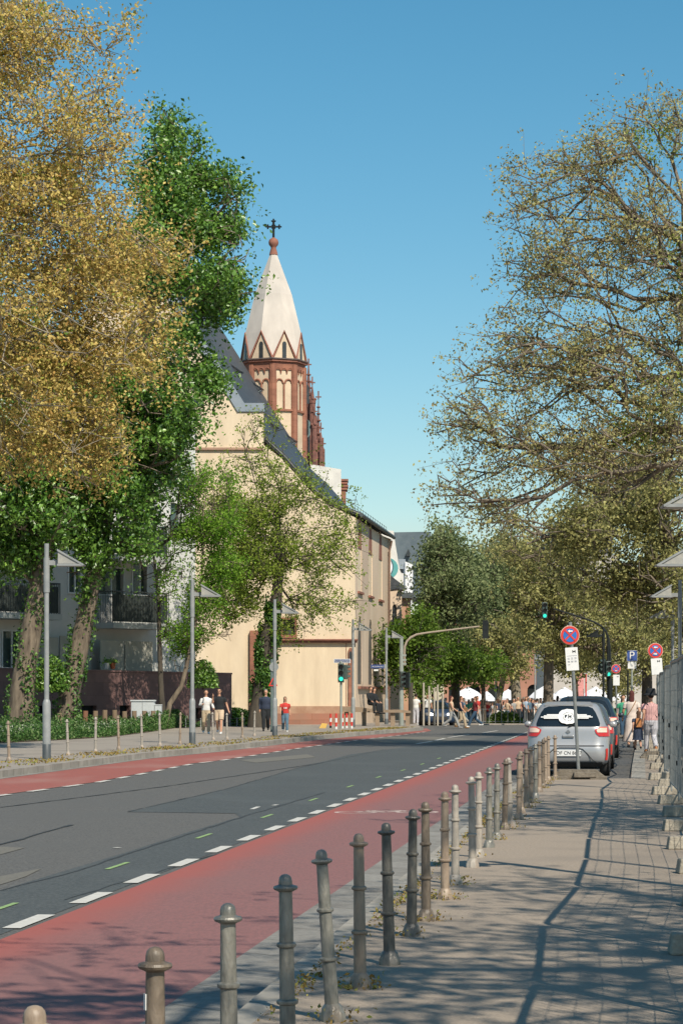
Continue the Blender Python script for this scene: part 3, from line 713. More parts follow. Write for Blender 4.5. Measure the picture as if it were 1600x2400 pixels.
# gables with dark slit
for k in range(8):
    g=Gn[k]; p=Cn[k]; q=Cn[(k+1)%8]; U=(q-p).normalized(); N_=Vector((U.y,-U.x,0)); mid=(p+q)/2
    base=zc+.09; w2=(q-p).length/2*.98; T=lambda u,z,o_: Vector((mid.x,mid.y,0))+U*u+N_*o_+Vector((0,0,z))
    gb=MB(); gb.prism([T(-w2*.86,base,-.08),T(w2*.86,base,-.08),T(0,zg-.12,-.08)],(0,0,0),N_*.04); gab=gb.build('gable',m_tplast,tw)
    gf=MB(); gf.tube([T(-w2,base,.0),T(0,zg+.05,-.03),T(w2,base,.0)],.075,6); gf.build('gable_coping',m_sandd,gab)
    sl=MB(); sl.prism([T(u,z,-.03) for u,z in arch(0,base+.02,.26,(zg-base)*.62,False,4)],(0,0,0),N_*.03); sl.build('gable_opening',m_win,gab)
fi_=MB(); fi_.lathe([(.28,za-.02),(.23,za+.2),(.16,za+.42),(.19,za+.5),(.29,za+.62),(.32,za+.78),(.27,za+.95),(.12,za+1.06),(.03,za+1.1)],k=14); fi_.build('finial',m_sandd,tw,smooth=True)
cr=MB(); zx=za+1.05; cr.tube([(0,0,zx),(0,0,zx+1.05)],.075,8)
cz=zx+.72; cr.tube([(-.36,0,cz),(.36,0,cz)],.06,8)
for dx,dz in ((-.36,0),(.36,0),(0,.36)):
    c0=Vector((dx,0,cz+dz))
    for k in range(3):
        t={(-.36,0):PI,(.36,0):0,(0,.36):PI/2}[(dx,dz)]+(k-1)*PI/2
        cr.sphere((c0.x+.10*math.cos(t),0,c0.z+.10*math.sin(t)),.06,6)
    cr.sphere(tuple(c0),.07,6)
for k in range(4): t=PI/4+k*PI/2; cr.tube([(.05*math.cos(t),0,cz+.05*math.sin(t)),(.17*math.cos(t),0,cz+.17*math.sin(t))],.035,5)
cr.build('cross',m_blk,tw)

# ------------------------------------------------------------------ gothic cathedral pinnacles behind
DC=205.0
m_goth=mat('dark_red_sandstone',(.23,.10,.075),(.13,.065,.055),scale=2.5,rough=.9,bump=.4,bscale=5)
cx_=lambda x: fx(x,DC); cz_=lambda y: fz(y,DC)
cath=empty('cathedral',(cx_(722),DC,0),0,'dark red gothic cathedral tower of crocketed pinnacles behind the pale spire','cathedral')
def pinnacle(xc,ytop,ybase,wpx,name='pinnacle',yspire=None,yd=0.0):
    mb=MB(); X=cx_(xc)-cx_(722); w_=wpx*DC/F/2; z1=cz_(ytop); zs=cz_(yspire) ; z0=cz_(ybase)
    mb.lathe([(w_,z0),(w_*.98,zs),(w_*1.12,zs+.05),(w_*1.12,zs+.3),(w_*.75,zs+.35),(w_*.10,z1-.5),(w_*.08,z1-.45)],(X,yd,0),8)
    nst=int((z1-.6-zs-.4)/.55)
    for i in range(nst):
        t=i/max(1,nst); r=w_*.80*(1-t)+w_*.1*t; z=zs+.4+(z1-1-zs)*t
        for k in range(4):
            an=PI/4*0+k*PI/2+.3; mb.sphere((X+(r+.05)*math.cos(an),yd+(r+.05)*math.sin(an),z),.12*(1-.4*t),5)
    mb.box((X,yd,z1-.3),(.5,.1,.1)); mb.box((X,yd,z1-.15),(.12,.12,.7))
    return mb.build(name,m_goth,cath)
pinnacle(723,846,1120,32,yspire=1045)
pinnacle(714,900,1120,14,yspire=960,yd=-1.2)
pinnacle(732,892,1120,15,yspire=950,yd=-1.0)
pinnacle(737,960,1120,12,yspire=1010,yd=-1.3)
pinnacle(746,922,1130,13,yspire=1075)
pinnacle(741,1010,1130,8,yspire=1045,yd=-1.4)
pinnacle(752,1000,1130,9,yspire=1040,yd=-1.4)
pinnacle(757,1035,1130,8,yspire=1065,yd=-1.2)
pinnacle(664,636,1130,30,yspire=905,yd=4)
tb=MB(); tb.box((cx_(722)-cx_(722),.5,(cz_(975)-.0)/2),((742-700)*DC/F,2.0,cz_(975))); tb.box((cx_(748)-cx_(722),.5,cz_(1060)/2),((762-736)*DC/F,2,cz_(1060)))
tb.box((cx_(664)-cx_(722),4,cz_(900)/2),(46*DC/F,2.6,cz_(900)))
tb.build('tower_body',m_goth,cath)
wn=MB(); X=cx_(718)-cx_(722)
wn.lathe([(.62,-.05),(.62,.05)],(0,0,0),16); vv=[Vector((X+v[0]*.75,-1.15+v[2],cz_(1008)+v[1]*1.25)) for v in wn.v]; wn.v=[tuple(v) for v in vv]; wf_=wn.build('clock_face',mat('verdigris',(.10,.16,.17),(.14,.20,.20),scale=4),cath)
wn=MB(); wn.box((X,-1.3,cz_(1006)),(.35,.06,1.2)); wn.build('clock_hand',m_blk,wf_)
for xx,yy in ((708,1000),(730,980),(727,1040),(709,1050),(721,930)):
    wn=MB(); wn.prism([(cx_(xx)-cx_(722)+u,-1.02-(.7 if yy<960 or xx<712 else .05),cz_(yy)+z) for u,z in arch(0,-.8,.3,1.6)],(0,0,0),(0,-.08,0)); wn.build('window',m_win,cath)

# ------------------------------------------------------------------ buildings right of the church
def block(name,label,cat,x0,x1,ytop,d,depth,m_w,parts=None):
    r=empty(name,(fx((x0+x1)/2,d),d,0),0,label,cat)
    return r
# white wall and dark roof turret behind the nave roof
r=empty('house',(fx(767,175),175,0),0,'white walled house peeping over the slate roof beside the cathedral','house')
b=MB(); b.prism([(fx(x,175)-fx(767,175),0,fz(y,175)) for x,y in [(728,1088),(799,1100),(800,1300),(728,1300)]],(0,0,0),(0,5,0)); b.add([],[]); b.build('wall',mat('white_wall',(.72,.70,.64),(.58,.56,.52),scale=1,rough=.9),r)
b=MB(); b.box((0,2.5,fz(1300,175)/2),((800-728)*175/F*.99,4.9,fz(1300,175))); b.build('lower_wall',MATS['white_wall'],r)
b=MB()
for k in range(4): b.box((fx(806,175)-fx(767,175),1.2,fz(1124+k*7,175)),(.62-.1*(k%2),2,.14))
b.box((fx(804,175)-fx(767,175),1.2,fz(1150,175)-.5),(.4,1.8,2.0)); b.build('chimney',m_sandd,r)
# gabled white house with painted mural
d=215; O=fx(935,d)
r=empty('mural_house',(O,d,0),0,'tall white gabled house with a colourful round mural and slate roof','house')
P_=lambda x,y: (fx(x,d)-O,0,fz(y,d))
b=MB(); b.prism([P_(*q) for q in [(860,1242),(922,1244),(926,1275),(931,1305),(936,1335),(940,1343),(952,1345),(952,1700),(860,1700)]],(0,0,0),(0,1,0)); b.build('gable_wall',MATS['white_wall'],r)
mc=[((.35,.20,.45),46),((.10,.19,.20),41),((.45,.62,.64),30),((.75,.72,.68),24),((.75,.38,.10),13)]
mu=MB(); mu.prism([P_(904+32*math.cos(t)*.9,1332-26*math.sin(t)) for t in [2*PI*i/20 for i in range(20)]],(0,-.03,0),(0,-.0,0)); mur=mu.build('mural',mat('mural_teal',(.08,.30,.30),(.12,.36,.34),scale=2),r)
for (c_,rad),nm in zip([((.05,.10,.13),22),((.75,.76,.80),18),((.75,.35,.08),9)],('mural_ring','mural_face','mural_heart')):
    mu=MB(); rr=rad; yo={22:.045,18:.06,9:.075}[rad]
    mu.prism([P_(908+rr*math.cos(t)*.62,1329-rr*math.sin(t)) for t in [2*PI*i/18 for i in range(18)]],(0,-yo,0),(0,-yo+.014,0)); mu.build(nm,mat(nm,c_,scale=3),mur)
b=MB(); b.prism([P_(*q) for q in [(905,1246),(1010,1244),(1010,1400),(905,1400)]],(0,1.1,0),(0,14,0)); b.build('roof',mat('blue_slate',(.075,.105,.125),(.11,.14,.16),scale=1.5,rough=.6),r)
b=MB(); b.prism([P_(*q) for q in [(952,1295),(957,1285),(961,1295),(961,1302),(952,1302)]],(0,.6,0),(0,1.3,0)); b.build('dormer',m_win,r)
b=MB(); b.prism([P_(*q) for q in [(934,1310),(950,1310),(950,1333),(934,1333)]],(0,.3,0),(0,1.2,0)); b.build('dormer',m_lead,r)
r2=empty('white_house',(fx(958,195),195,0),0,'narrow bright white house half hidden by the green trees','house')
P2=lambda x,y: (fx(x,195)-fx(958,195),0,fz(y,195))
b=MB(); b.prism([P2(*q) for q in [(949,1316),(967,1323),(967,1700),(949,1700)]],(0,0,0),(0,5,0)); b.build('wall',mat('bright_white',(.78,.78,.78),(.7,.7,.7),scale=1),r2)
for x,y in ((953,1329),(959,1331),(964,1334),(953,1350),(960,1362),(964,1375)):
    b=MB(); b.prism([P2(x-1.2,y-2.5),P2(x+1.2,y-2.2),P2(x+1.2,y+2.5),P2(x-1.2,y+2.5)],(0,-.05,0),(0,.02,0)); b.build('window',m_win,r2)
# choir block with lancet, joined to the church
d=156; O=fx(925,d); P3=lambda x,y: (fx(x,d)-O,0,fz(y,d))
r=empty('choir',(O,d,0),0,'lower pinkish choir block with pointed window and slate roof beyond the nave','church annex')
wall('wall',m_plast2,Vector((-O,0,0)),(1,0,0),[(fx(900,d),-.4),(fx(941,d),-.4),(fx(941,d),fz(1385,d)),(fx(900,d),fz(1380,d))],[arch(fx(924,d),fz(1470,d),.28,fz(1416,d)-fz(1470,d))],r,depth=.2,pane_mat=m_win)
b=MB(); b.prism([P3(*q) for q in [(900,1335),(912,1345),(925,1357),(948,1374),(950,1378),(900,1384)]],(0,-.1,0),(0,5,0)); b.build('roof',m_slate,r)
b=MB(); b.box((fx(944,d)-O,-.1,fz(1380,d)),(.5,.6,.12)); b.build('gutter',m_pole_d,r)
d=163; O=fx(952,d); P4=lambda x,y: (fx(x,d)-O,0,fz(y,d))
r=empty('sandstone_annex',(O,d,0),0,'small orange sandstone annex with flat dark roof beside the choir','church annex')
b=MB(); b.prism([P4(*q) for q in [(940,1402),(962,1402),(962,1700),(940,1700)]],(0,0,0),(0,4,0)); b.build('wall',mat('orange_sand',(.50,.30,.19),(.40,.22,.14),scale=1.2),r)
b=MB(); b.box((.05,1.8,fz(1396,d)),(.95,4.6,.35)); b.build('roof',m_pole_d,r)
for x in (928,953):
    b=MB(); b.prism([P4(*q) for q in [(x-4,1470),(x+4,1470),(x,1415)]],(0,-.06,0),(0,-.01,0)); b.build('pointed_panel',m_sandd,r) if x>940 else None

# low stone bench wall and railings beyond the corner
m_bench=mat('bench_stone',(.30,.22,.15),(.22,.165,.115),scale=4,rough=.9)
r=empty('stone_parapet',(fx(868,124),124,0),0,'long sloping stone slab on dark supports beneath the church windows','parapet')
b=MB(); b.prism([Vector((fx(x,124)-fx(868,124),0,fz(y,124))) for x,y in [(802,1656),(850,1658),(883,1664),(930,1663),(962,1666),(962,1671),(930,1670),(883,1670),(802,1668)]],(0,-.25,0),(0,.25,0)); b.build('slab',m_bench,r)
for x in (812,853,884,920,955): b=MB(); b.box((fx(x,124)-fx(868,124),.05,.40),(.22,.3,.80)); b.build('support',m_bench,r)

# ------------------------------------------------------------------ brown wall and apartment building on the left
m_gran=mat('reddish_granite',(.16,.09,.085),(.20,.115,.105),scale=2,rough=.65,kind='brick',bsize=(1.5,.62,.012),mortar=(.72,.72,.72))
WA=Vector((fx(-160,108),108,0)); WB=Vector((fx(543,123),123,0)); Uw=(WB-WA).normalized(); Lw=(WB-WA).length; Nw=Vector((Uw.y,-Uw.x,0))
def wpar(xp):  # parameter on the wall line seen at photo x
    k=(xp-800)/F; return (k*WA.y-WA.x)/(Uw.x-k*Uw.y)
gw=empty('garden_wall',(WA.x,WA.y,0),0,'reddish brown granite garden wall with dark openings behind the ivy trees','wall')
holes=[]
zt=2.86
zt2=2.70
for x0,x1,zz in [(93,109,1.15),(192,227,1.15),(281,305,1.15),(445,473,1.0)]:
    u0,u1=wpar(x0),wpar(x1); holes.append([(u0,.35),(u1,.35),(u1,zz),(u0,zz)])
wall('wall',m_gran,Vector((0,0,0)),Uw,[(0,-.2),(Lw,-.2),(Lw,zt2),(0,zt)],holes,gw,depth=.3,pane_mat=m_blk,pane_name='cellar_opening',thick=.35)
cp=MB(); cp.prism([Uw*0+Vector((0,0,zt)),Uw*Lw+Vector((0,0,zt2)),Uw*Lw+Vector((0,0,zt2+.08)),Vector((0,0,zt+.08))],Nw*.05,-Nw*.4); cp.build('coping',m_gran,gw)
m_apt=mat('white_apartment_render',(.60,.60,.57),(.52,.53,.51),scale=.8,rough=.9)
m_apt2=mat('grey_apartment_render',(.42,.44,.42),(.36,.38,.37),scale=.8,rough=.9)
AP=WA-Nw*2.6-Uw*4; Ap=empty('apartment_building',(AP.x,AP.y,0),0,'white apartment building with balconies behind the reddish wall','building')
def apar(xp): 
    k=(xp-800)/F; return (k*AP.y-AP.x)/(Uw.x-k*Uw.y)
def aT(u,z,o_=0): return Uw*u+Nw*o_+Vector((0,0,z))
def az(xp,yp): u=apar(xp); return fz(yp,(AP+Uw*u).y)
La=apar(458); H_=16.5
holes=[]; 
for (x0,x1,y0,y1) in [(-60,0,1480,1565),(5,50,1478,1566),(230,290,1395,1330),(160,190,1390,1320),(20,90,1355,1290),(310,345,1395,1310),(60,110,1220,1120),(200,240,1225,1130),(340,370,1240,1150),(400,425,1260,1180)]:
    u0,u1=apar(x0),apar(x1); za_,zb_=sorted((az((x0+x1)/2,y0),az((x0+x1)/2,y1)))
    holes.append([(u0,za_),(u1,za_),(u1,zb_),(u0,zb_)])
wall('wall',m_apt,Vector((0,0,0)),Uw,[(0,0),(La,0),(La,H_),(0,H_)],holes,Ap,depth=.25,pane_mat=mat('window_glass_green',(.05,.085,.085),(.09,.13,.12),scale=1.5,rough=.15),pane_name='window',thick=.4)
b=MB(); b.prism([aT(0,0,-.4),aT(La,0,-.4),aT(La,0,-2.2),aT(0,0,-12)],(0,0,0),(0,0,H_)); b.build('rear_wall',m_apt,Ap)
b=MB(); b.prism([aT(-.3,H_,.4),aT(La+.2,H_,.4),aT(La+.2,H_,-2.5),aT(-.3,H_,-12.3)],(0,0,.005),(0,0,.35)); b.build('roof',m_slate,Ap)
for h in holes[:2]+holes[2:6]:
    b=MB(); (u0,z0),(u1,_),(_,z1),_2=h
    for uu in (u0,(u0+u1)/2,u1): b.prism([aT(uu-.04,z0,.0),aT(uu+.04,z0,.0),aT(uu+.04,z1,.0),aT(uu-.04,z1,.0)],(0,0,0),Nw*.05)
    for zz in (z0,z1): b.prism([aT(u0-.05,zz-.04,.0),aT(u1+.05,zz-.04,.0),aT(u1+.05,zz+.04,.0),aT(u0-.05,zz+.04,.0)],Nw*.004,Nw*.054)
    b.build('window_frame',mat('white_frame',(.7,.72,.72),rough=.5),Ap)
m_rail=mat('balcony_railing_dark',(.03,.04,.04),(.05,.06,.06),scale=3,rough=.5)
def balcony(x0,x1,ys,yr,dpt=1.5):
    u0,u1=apar(x0),apar(x1); xm=(x0+x1)/2; z0=az(xm,ys); z1=az(xm,yr)
    s_=MB(); s_.prism([aT(u0,z0,.005),aT(u1,z0,.005),aT(u1,z0,dpt),aT(u0,z0,dpt)],(0,0,-.28),(0,0,0)); bo=s_.build('balcony',m_apt2,Ap)
    s_=MB(); L_=u1-u0
    n_=int(L_/.11)
    for k in range(n_+1): u=u0+.05+(L_-.1)*k/n_; s_.tube([aT(u,z0,dpt-.08),aT(u,z1,dpt-.08)],.012,4,cap=False)
    for k in range(12): o_=(dpt-.1)*k/12+.1; s_.tube([aT(u1-.05,z0,o_),aT(u1-.05,z1,o_)],.012,4,cap=False); s_.tube([aT(u0+.05,z0,o_),aT(u0+.05,z1,o_)],.012,4,cap=False)
    s_.tube([aT(u0+.05,z1,.05),aT(u0+.05,z1,dpt-.08),aT(u1-.05,z1,dpt-.08),aT(u1-.05,z1,.05)],.03,5)
    s_.build('railing',m_rail,bo)
    s_=MB(); s_.prism([aT(u0+.1,z0+.05,dpt-.14),aT(u1-.1,z0+.05,dpt-.14),aT(u1-.1,z1-.15,dpt-.14),aT(u0+.1,z1-.15,dpt-.14)],(0,0,0),-Nw*.02); s_.build('screen',mat('dark_screen',(.035,.05,.05),(.06,.07,.06),scale=6),bo)
balcony(216,350,1462,1390); balcony(-90,96,1438,1366)
balcony(216,350,1305,1235); balcony(-90,96,1290,1215)
# patio partition panels between building and wall
m_part=mat('patio_panel',(.36,.35,.30),(.30,.30,.26),scale=1.5,rough=.8)
for (x0,x1,yt,lab) in [(122,192,1492,'pale patio screen left of the leaning ivy trunk'),(196,268,1490,'pale patio screen behind the flower pots'),(290,345,1500,'pale patio screen under the balcony end'),(348,412,1502,'pale patio screen behind the young tree')]:
    u0,u1=wpar(x0),wpar(x1); c0=WA-Nw*1.6
    pm=MB(); ztp=fz(yt,(WA+Uw*(u0+u1)/2).y)
    pm.prism([Uw*u0+Vector((0,0,.3)),Uw*u1+Vector((0,0,.3)),Uw*u1+Vector((0,0,ztp)),Uw*u0+Vector((0,0,ztp))],(0,0,0),-Nw*.06)
    o=pm.build('patio_screen',m_part); o.location=c0; tag(o,lab,'screen','pale patio screens above the granite wall')
# flower pots on the wall
for xp,c_,lab in [(256,(.55,.55,.55),'white flower pot with green plant on the granite wall'),(271,(.42,.13,.06),'terracotta flower pot on the granite wall')]:
    u=wpar(xp); p=WA+Uw*u-Nw*.18
    r=empty('flower_pot',(p.x,p.y,zt+.05),0,lab,'flower pot')
    b=MB(); b.lathe([(.10,.0),(.14,.24),(.155,.25),(.155,.29),(.12,.29)],k=12); b.build('pot',mat('pot_%d'%xp,c_,rough=.6),r,smooth=True)
    r['px']=xp
POTS=[o for o in col.objects if o.name.startswith('flower_pot')]

# ------------------------------------------------------------------ trees
def fast_mesh(name, V, Fc, nper, attr=None):
    """V (n,3), Fc (m,nper) -> mesh"""
    me=bpy.data.meshes.new(name); n=len(V); m=len(Fc)
    me.vertices.add(n); me.vertices.foreach_set('co',np.ascontiguousarray(V,dtype=np.float32).ravel())
    me.loops.add(m*nper); me.loops.foreach_set('vertex_index',np.ascontiguousarray(Fc,dtype=np.int32).ravel())
    me.polygons.add(m); me.polygons.foreach_set('loop_start',np.arange(0,m*nper,nper,dtype=np.int32))
    try: me.polygons.foreach_set('loop_total',np.full(m,nper,dtype=np.int32))
    except Exception: pass
    me.update(calc_edges=True); me.validate()
    if attr is not None:
        at=me.attributes.new('rnd','FLOAT','FACE'); at.data.foreach_set('value',np.ascontiguousarray(attr,dtype=np.float32))
    return me
def unit(v): return v/np.maximum(np.linalg.norm(v,axis=-1,keepdims=True),1e-9)
def segs_mesh(name, A, B, ra, rb, k=5):
    D=unit(B-A); ref=np.where(np.abs(D[:,2:3])<.9,np.array([[0,0,1.]]),np.array([[1.,0,0]]))
    U=unit(np.cross(D,ref)); W=np.cross(D,U); n=len(A)
    an=np.arange(k)*2*PI/k; c=np.cos(an)[None,:,None]; s=np.sin(an)[None,:,None]
    dirs=U[:,None,:]*c+W[:,None,:]*s
    ext=D*(ra[:,None]*.25)
    VA=(A-ext)[:,None,:]+dirs*ra[:,None,None]; VB=(B+ext)[:,None,:]+dirs*rb[:,None,None]
    V=np.concatenate([VA,VB],axis=1).reshape(-1,3)
    base=(np.arange(n)*2*k)[:,None]; j=np.arange(k)[None,:]; j2=(j+1)%k
    Fc=np.stack([base+j,base+j2,base+j2+k,base+j+k],axis=-1).reshape(-1,4)
    me=fast_mesh(name,V,Fc,4); me.shade_smooth(); return me
def leaves_mesh(name, P, size, r, up=.35, rnd=None, aspect=.62):
    n=len(P); Nn=unit(r.normal(size=(n,3))+np.array([0,0,up])); T=unit(np.cross(Nn,r.normal(size=(n,3)))); Bt=np.cross(Nn,T)
    s=size*(.6+.8*r.random((n,1))); w_=s*aspect
    # bent leaf: tip, left, base, right
    v0=P-T*s*.5; v1=P+Bt*w_*.5+Nn*s*.12; v2=P+T*s*.5; v3=P-Bt*w_*.5+Nn*s*.12
    V=np.stack([v0,v1,v2,v3],axis=1).reshape(-1,3); b=(np.arange(n)*4)[:,None]
    Fc=np.concatenate([b+np.array([[0,1,2]]),b+np.array([[0,2,3]])],axis=0)
    rn=r.random(n) if rnd is None else rnd
    return fast_mesh(name,V,Fc,3,np.concatenate([rn,rn]))
def tree(name,label,cat,trunk,blobs,n_att,leaves,size,sigma,lm,bm_,seed,group=None,seglen=.8,tip=.014,expo=2.3,twig=.5,rscale=None,ivy=None,limb_from=.35,droop=0.0,greens=None,up=.35,gap=2.6,gapt=-.75):
    """trunk: list of (x,y,z,r) world; blobs: (cx,cy,cz,rx,ry,rz,weight)"""
    r=np.random.default_rng(seed)
    base=np.array(trunk[0][:3]); tr=np.array([t[:3] for t in trunk])-base; trr=np.array([t[3] for t in trunk])
    bl=np.array(blobs,float); w_=bl[:,3]*bl[:,4]*bl[:,5]*bl[:,6]; w_=w_**.8; w_/=w_.sum()
    idx=r.choice(len(bl),size=n_att,p=w_)
    q=unit(r.normal(size=(n_att,3)))*(r.random((n_att,1))**(1/2.4))
    ph=r.random((len(bl),6))*6.28; qd=unit(q)
    lump=.86+.13*np.sin(qd[:,0]*5+ph[idx,0])+.12*np.sin(qd[:,2]*6+ph[idx,1])+.10*np.sin(qd[:,1]*7+qd[:,0]*6+ph[idx,2])
    att=bl[idx,:3]-base+q*bl[idx,3:6]*lump[:,None]
    # trunk nodes
    nodes=[tr[0]]; par=[-1]; own=[trr[0]]; plen=[0.0]
    for i in range(1,len(tr)):
        L_=np.linalg.norm(tr[i]-tr[i-1]); k=max(1,int(L_/.7))
        for j in range(1,k+1):
            t=j/k; nodes.append(tr[i-1]*(1-t)+tr[i]*t); par.append(len(nodes)-2); own.append(trr[i-1]*(1-t)+trr[i]*t); plen.append(plen[-1]+L_/k)
    nt_=len(nodes); cap=nt_+n_att*14
    N=np.zeros((cap,3)); N[:nt_]=np.array(nodes); PL=np.zeros(cap); PL[:nt_]=np.array(plen)*.3; par=par+[0]*(cap-nt_)
    DR=np.zeros((cap,3)); 
    for i in range(1,nt_): DR[i]=unit(N[i]-N[par[i]])
    DR[0]=(0,0,1)
    first=int(nt_*limb_from); cnt=nt_
    top=N[first:nt_]
    dd=np.array([np.min(np.linalg.norm(top-a,axis=1)) for a in att]); order=np.argsort(dd)
    tips=[]
    for ai in order:
        a=att[ai]; v=a-N[first:cnt]; L_=np.linalg.norm(v,axis=1)
        cosang=(v*DR[first:cnt]).sum(1)/np.maximum(L_,1e-6)
        cost=L_*(1.35-.55*cosang)+.22*PL[first:cnt]
        bi=first+int(np.argmin(cost)); Lb=np.linalg.norm(a-N[bi])
        k=max(1,min(12,int(round(Lb/seglen)))); prev=bi; p0=N[bi].copy(); d0=DR[bi]
        for j in range(1,k+1):
            t=j/k; h=Lb*.35*(1-t)*t*2
            p=p0*(1-t)+a*t+d0*h*.6+r.normal(size=3)*Lb*.02*(1 if j<k else 0)+np.array([0,0,-droop*Lb*t*(1-t)])
            N[cnt]=p; par[cnt]=prev; PL[cnt]=PL[prev]+np.linalg.norm(p-N[prev]); DR[cnt]=unit(p-N[prev]); prev=cnt; cnt+=1
        tips.append(prev)
    par=np.array(par[:cnt]); N=N[:cnt]
    rad=np.zeros(cnt); rad[tips]=tip**expo; acc=np.zeros(cnt)
    for i in range(cnt-1,0,-1):
        v=max(acc[i],tip**expo); acc[i]=v; acc[par[i]]+=v
    rad=acc**(1/expo)
    jt=max(first,1); f_=own[min(jt,nt_-1)]/rad[jt] if rscale is None else rscale
    rad=rad*f_ if f_<1 else rad*min(f_,1.9)
    rad=np.maximum(rad,tip)
    rad[:nt_]=np.maximum(np.array(own),rad[:nt_]*.0+np.array(own))
    i1=np.arange(1,cnt); A=N[par[i1]]; B=N[i1]; ra=np.minimum(rad[par[i1]],np.where(par[i1]<nt_,np.where(i1<nt_,9,rad[i1]*1.25),9)); rb=rad[i1]
    root=empty(name,tuple(base),0,label,cat,group)
    big=rb>.05
    # split: trunk (thick wood) and limbs
    link('trunk',segs_mesh('trunk',A[:nt_-1],B[:nt_-1],ra[:nt_-1],rb[:nt_-1],12),bm_,root)
    A2,B2,ra2,rb2=A[nt_-1:],B[nt_-1:],ra[nt_-1:],rb[nt_-1:]
    # leaves gather on the outer wood
    thin=np.where(rb2<.06)[0]
    cen=[]; ends=np.array(tips)
    nl=int(leaves*.62); c1=N[r.choice(ends,size=nl)]
    nm=leaves-nl; si=r.choice(thin,size=nm) if len(thin) else r.integers(0,len(A2),nm); t=r.random((nm,1)); c2=A2[si]*(1-t)+B2[si]*t
    C=np.concatenate([c1,c2]); 
    # small sprays: several leaves share one spray point so that the crown reads as clumps
    kk=9; ns=max(1,leaves//kk); sc_=C[r.integers(0,len(C),ns)]+r.normal(size=(ns,3))*sigma
    # foliage gathers in clumps with gaps between them
    gs=gap; gv=np.zeros(len(sc_))
    for _k in range(5):
        dv=unit(r.normal(size=3))/gs*6.28*(.6+.8*r.random()); gv+=np.sin(sc_@dv+r.random()*6.28)
    sc_=sc_[gv>gapt]; ns=len(sc_)
    P=np.repeat(sc_,kk,axis=0)+r.normal(size=(ns*kk,3))*size*1.15
    cl=np.repeat(r.random(ns),kk); rn=np.clip(.55*cl+.45*r.random(ns*kk),0,1)
    if greens is not None:   # (pos centre world, radius) patches where greener leaves grow
        for (gx,gy,gz,gr) in greens:
            dq=np.linalg.norm(P-(np.array([gx,gy,gz])-base),axis=1); rn=np.where(dq<gr*(.6+.6*r.random(len(P))),.93+.07*r.random(len(P)),rn)
    link('crown',leaves_mesh('crown',P,size,r,up=up,rnd=rn),lm,root)
    # twigs from the wood to the spray points
    ntw=int(ns*twig)
    if ntw:
        sel=r.choice(ns,size=ntw,replace=False); S_=sc_[sel]
        o0=C[r.integers(0,1,ntw)]
        # nearest wood node for each chosen spray, in chunks
        near=np.zeros((ntw,3)); W=N[nt_-1:]
        for a0 in range(0,ntw,800):
            dq=((S_[a0:a0+800,None,:]-W[None,::2,:])**2).sum(-1); near[a0:a0+800]=W[::2][dq.argmin(1)]
        A2=np.concatenate([A2,near]); B2=np.concatenate([B2,S_]); ra2=np.concatenate([ra2,np.full(ntw,tip*.8)]); rb2=np.concatenate([rb2,np.full(ntw,tip*.45)])
    link('branches',segs_mesh('branches',A2,B2,ra2,rb2,4),bm_,root)
    if ivy:
        iz0,iz1,ni,il=ivy
        tt=[i for i in range(1,nt_) if iz0<=N[i][2]+base[2]<=iz1]
        if tt:
            ii=np.array(tt)[r.integers(0,len(tt),ni)]; an=r.random(ni)*2*PI
            # ivy grows in patches
            ph=np.sin(an*2+N[ii][:,2]*1.9)+np.sin(N[ii][:,2]*3.1+an)
            kp=ph>-.15; ii=ii[kp]; an=an[kp]
            rr=(rad[ii]+.03+.14*r.random(len(ii)))[:,None]
            P=N[ii]+np.stack([np.cos(an),np.sin(an),np.zeros(len(ii))],1)*rr+r.normal(size=(len(ii),3))*[.02,.02,.35]
            link('ivy',leaves_mesh('ivy',P,il,r,up=.3),m_ivy,root)
    return root
def pb(px,py,rx,ry,d,rd,w_=1.0):
    return ((px-800)*d/F,d,EYE+(HOR-py)*d/F,rx*d/F,rd,ry*d/F,w_)
def tp(px,py,d,r_): p=Q(px,py,d); return (p.x,p.y,p.z,r_)

m_bark=mat('bark_grey_brown',(.22,.175,.125),(.085,.065,.048),scale=5,rough=.95,bump=.8,bscale=9,stretch=(1,1,.25))
m_barkd=mat('bark_dark',(.05,.042,.034),(.09,.075,.055),scale=5,rough=.95,bump=.6,bscale=9,stretch=(1,1,.25))
m_barkp=mat('plane_bark',(.33,.285,.21),(.15,.125,.085),scale=2.6,rough=.85,bump=.2,c3=(.12,.10,.07),scale2=1.2)
m_twig=mat('plane_branches',(.10,.08,.058),(.22,.18,.135),scale=2.0,rough=.9)
m_ivy=leafmat('ivy_leaves',[(.02,.07,.01),(.06,.15,.02),(.14,.26,.04)],trans=.15,gloss=.5)
l_gold=leafmat('golden_plane_leaves',[(.10,.095,.03),(.36,.27,.075),(.54,.41,.12),(.74,.59,.21),(.46,.27,.085),(.58,.51,.15),(.26,.29,.05),(.09,.19,.03)],trans=.36,gloss=.1)
l_pop=leafmat('poplar_leaves',[(.03,.085,.014),(.08,.18,.022),(.15,.30,.038),(.30,.46,.09)],trans=.28,rough=.4,gloss=.8)
l_young=leafmat('young_hornbeam_leaves',[(.05,.13,.012),(.12,.26,.02),(.22,.39,.04),(.30,.46,.07)],trans=.4,gloss=.3)
l_lime=leafmat('lime_tree_leaves',[(.08,.14,.02),(.18,.27,.03),(.29,.37,.06),(.40,.42,.10)],trans=.4,gloss=.2)
l_right=leafmat('right_plane_leaves',[(.09,.09,.04),(.25,.23,.10),(.42,.34,.15),(.39,.39,.16),(.56,.54,.24),(.36,.25,.12),(.30,.46,.06)],trans=.4,gloss=.1)
l_olive=leafmat('olive_plane_leaves',[(.07,.08,.035),(.20,.205,.08),(.34,.33,.125),(.49,.455,.18),(.44,.46,.18)],trans=.4,gloss=.15)
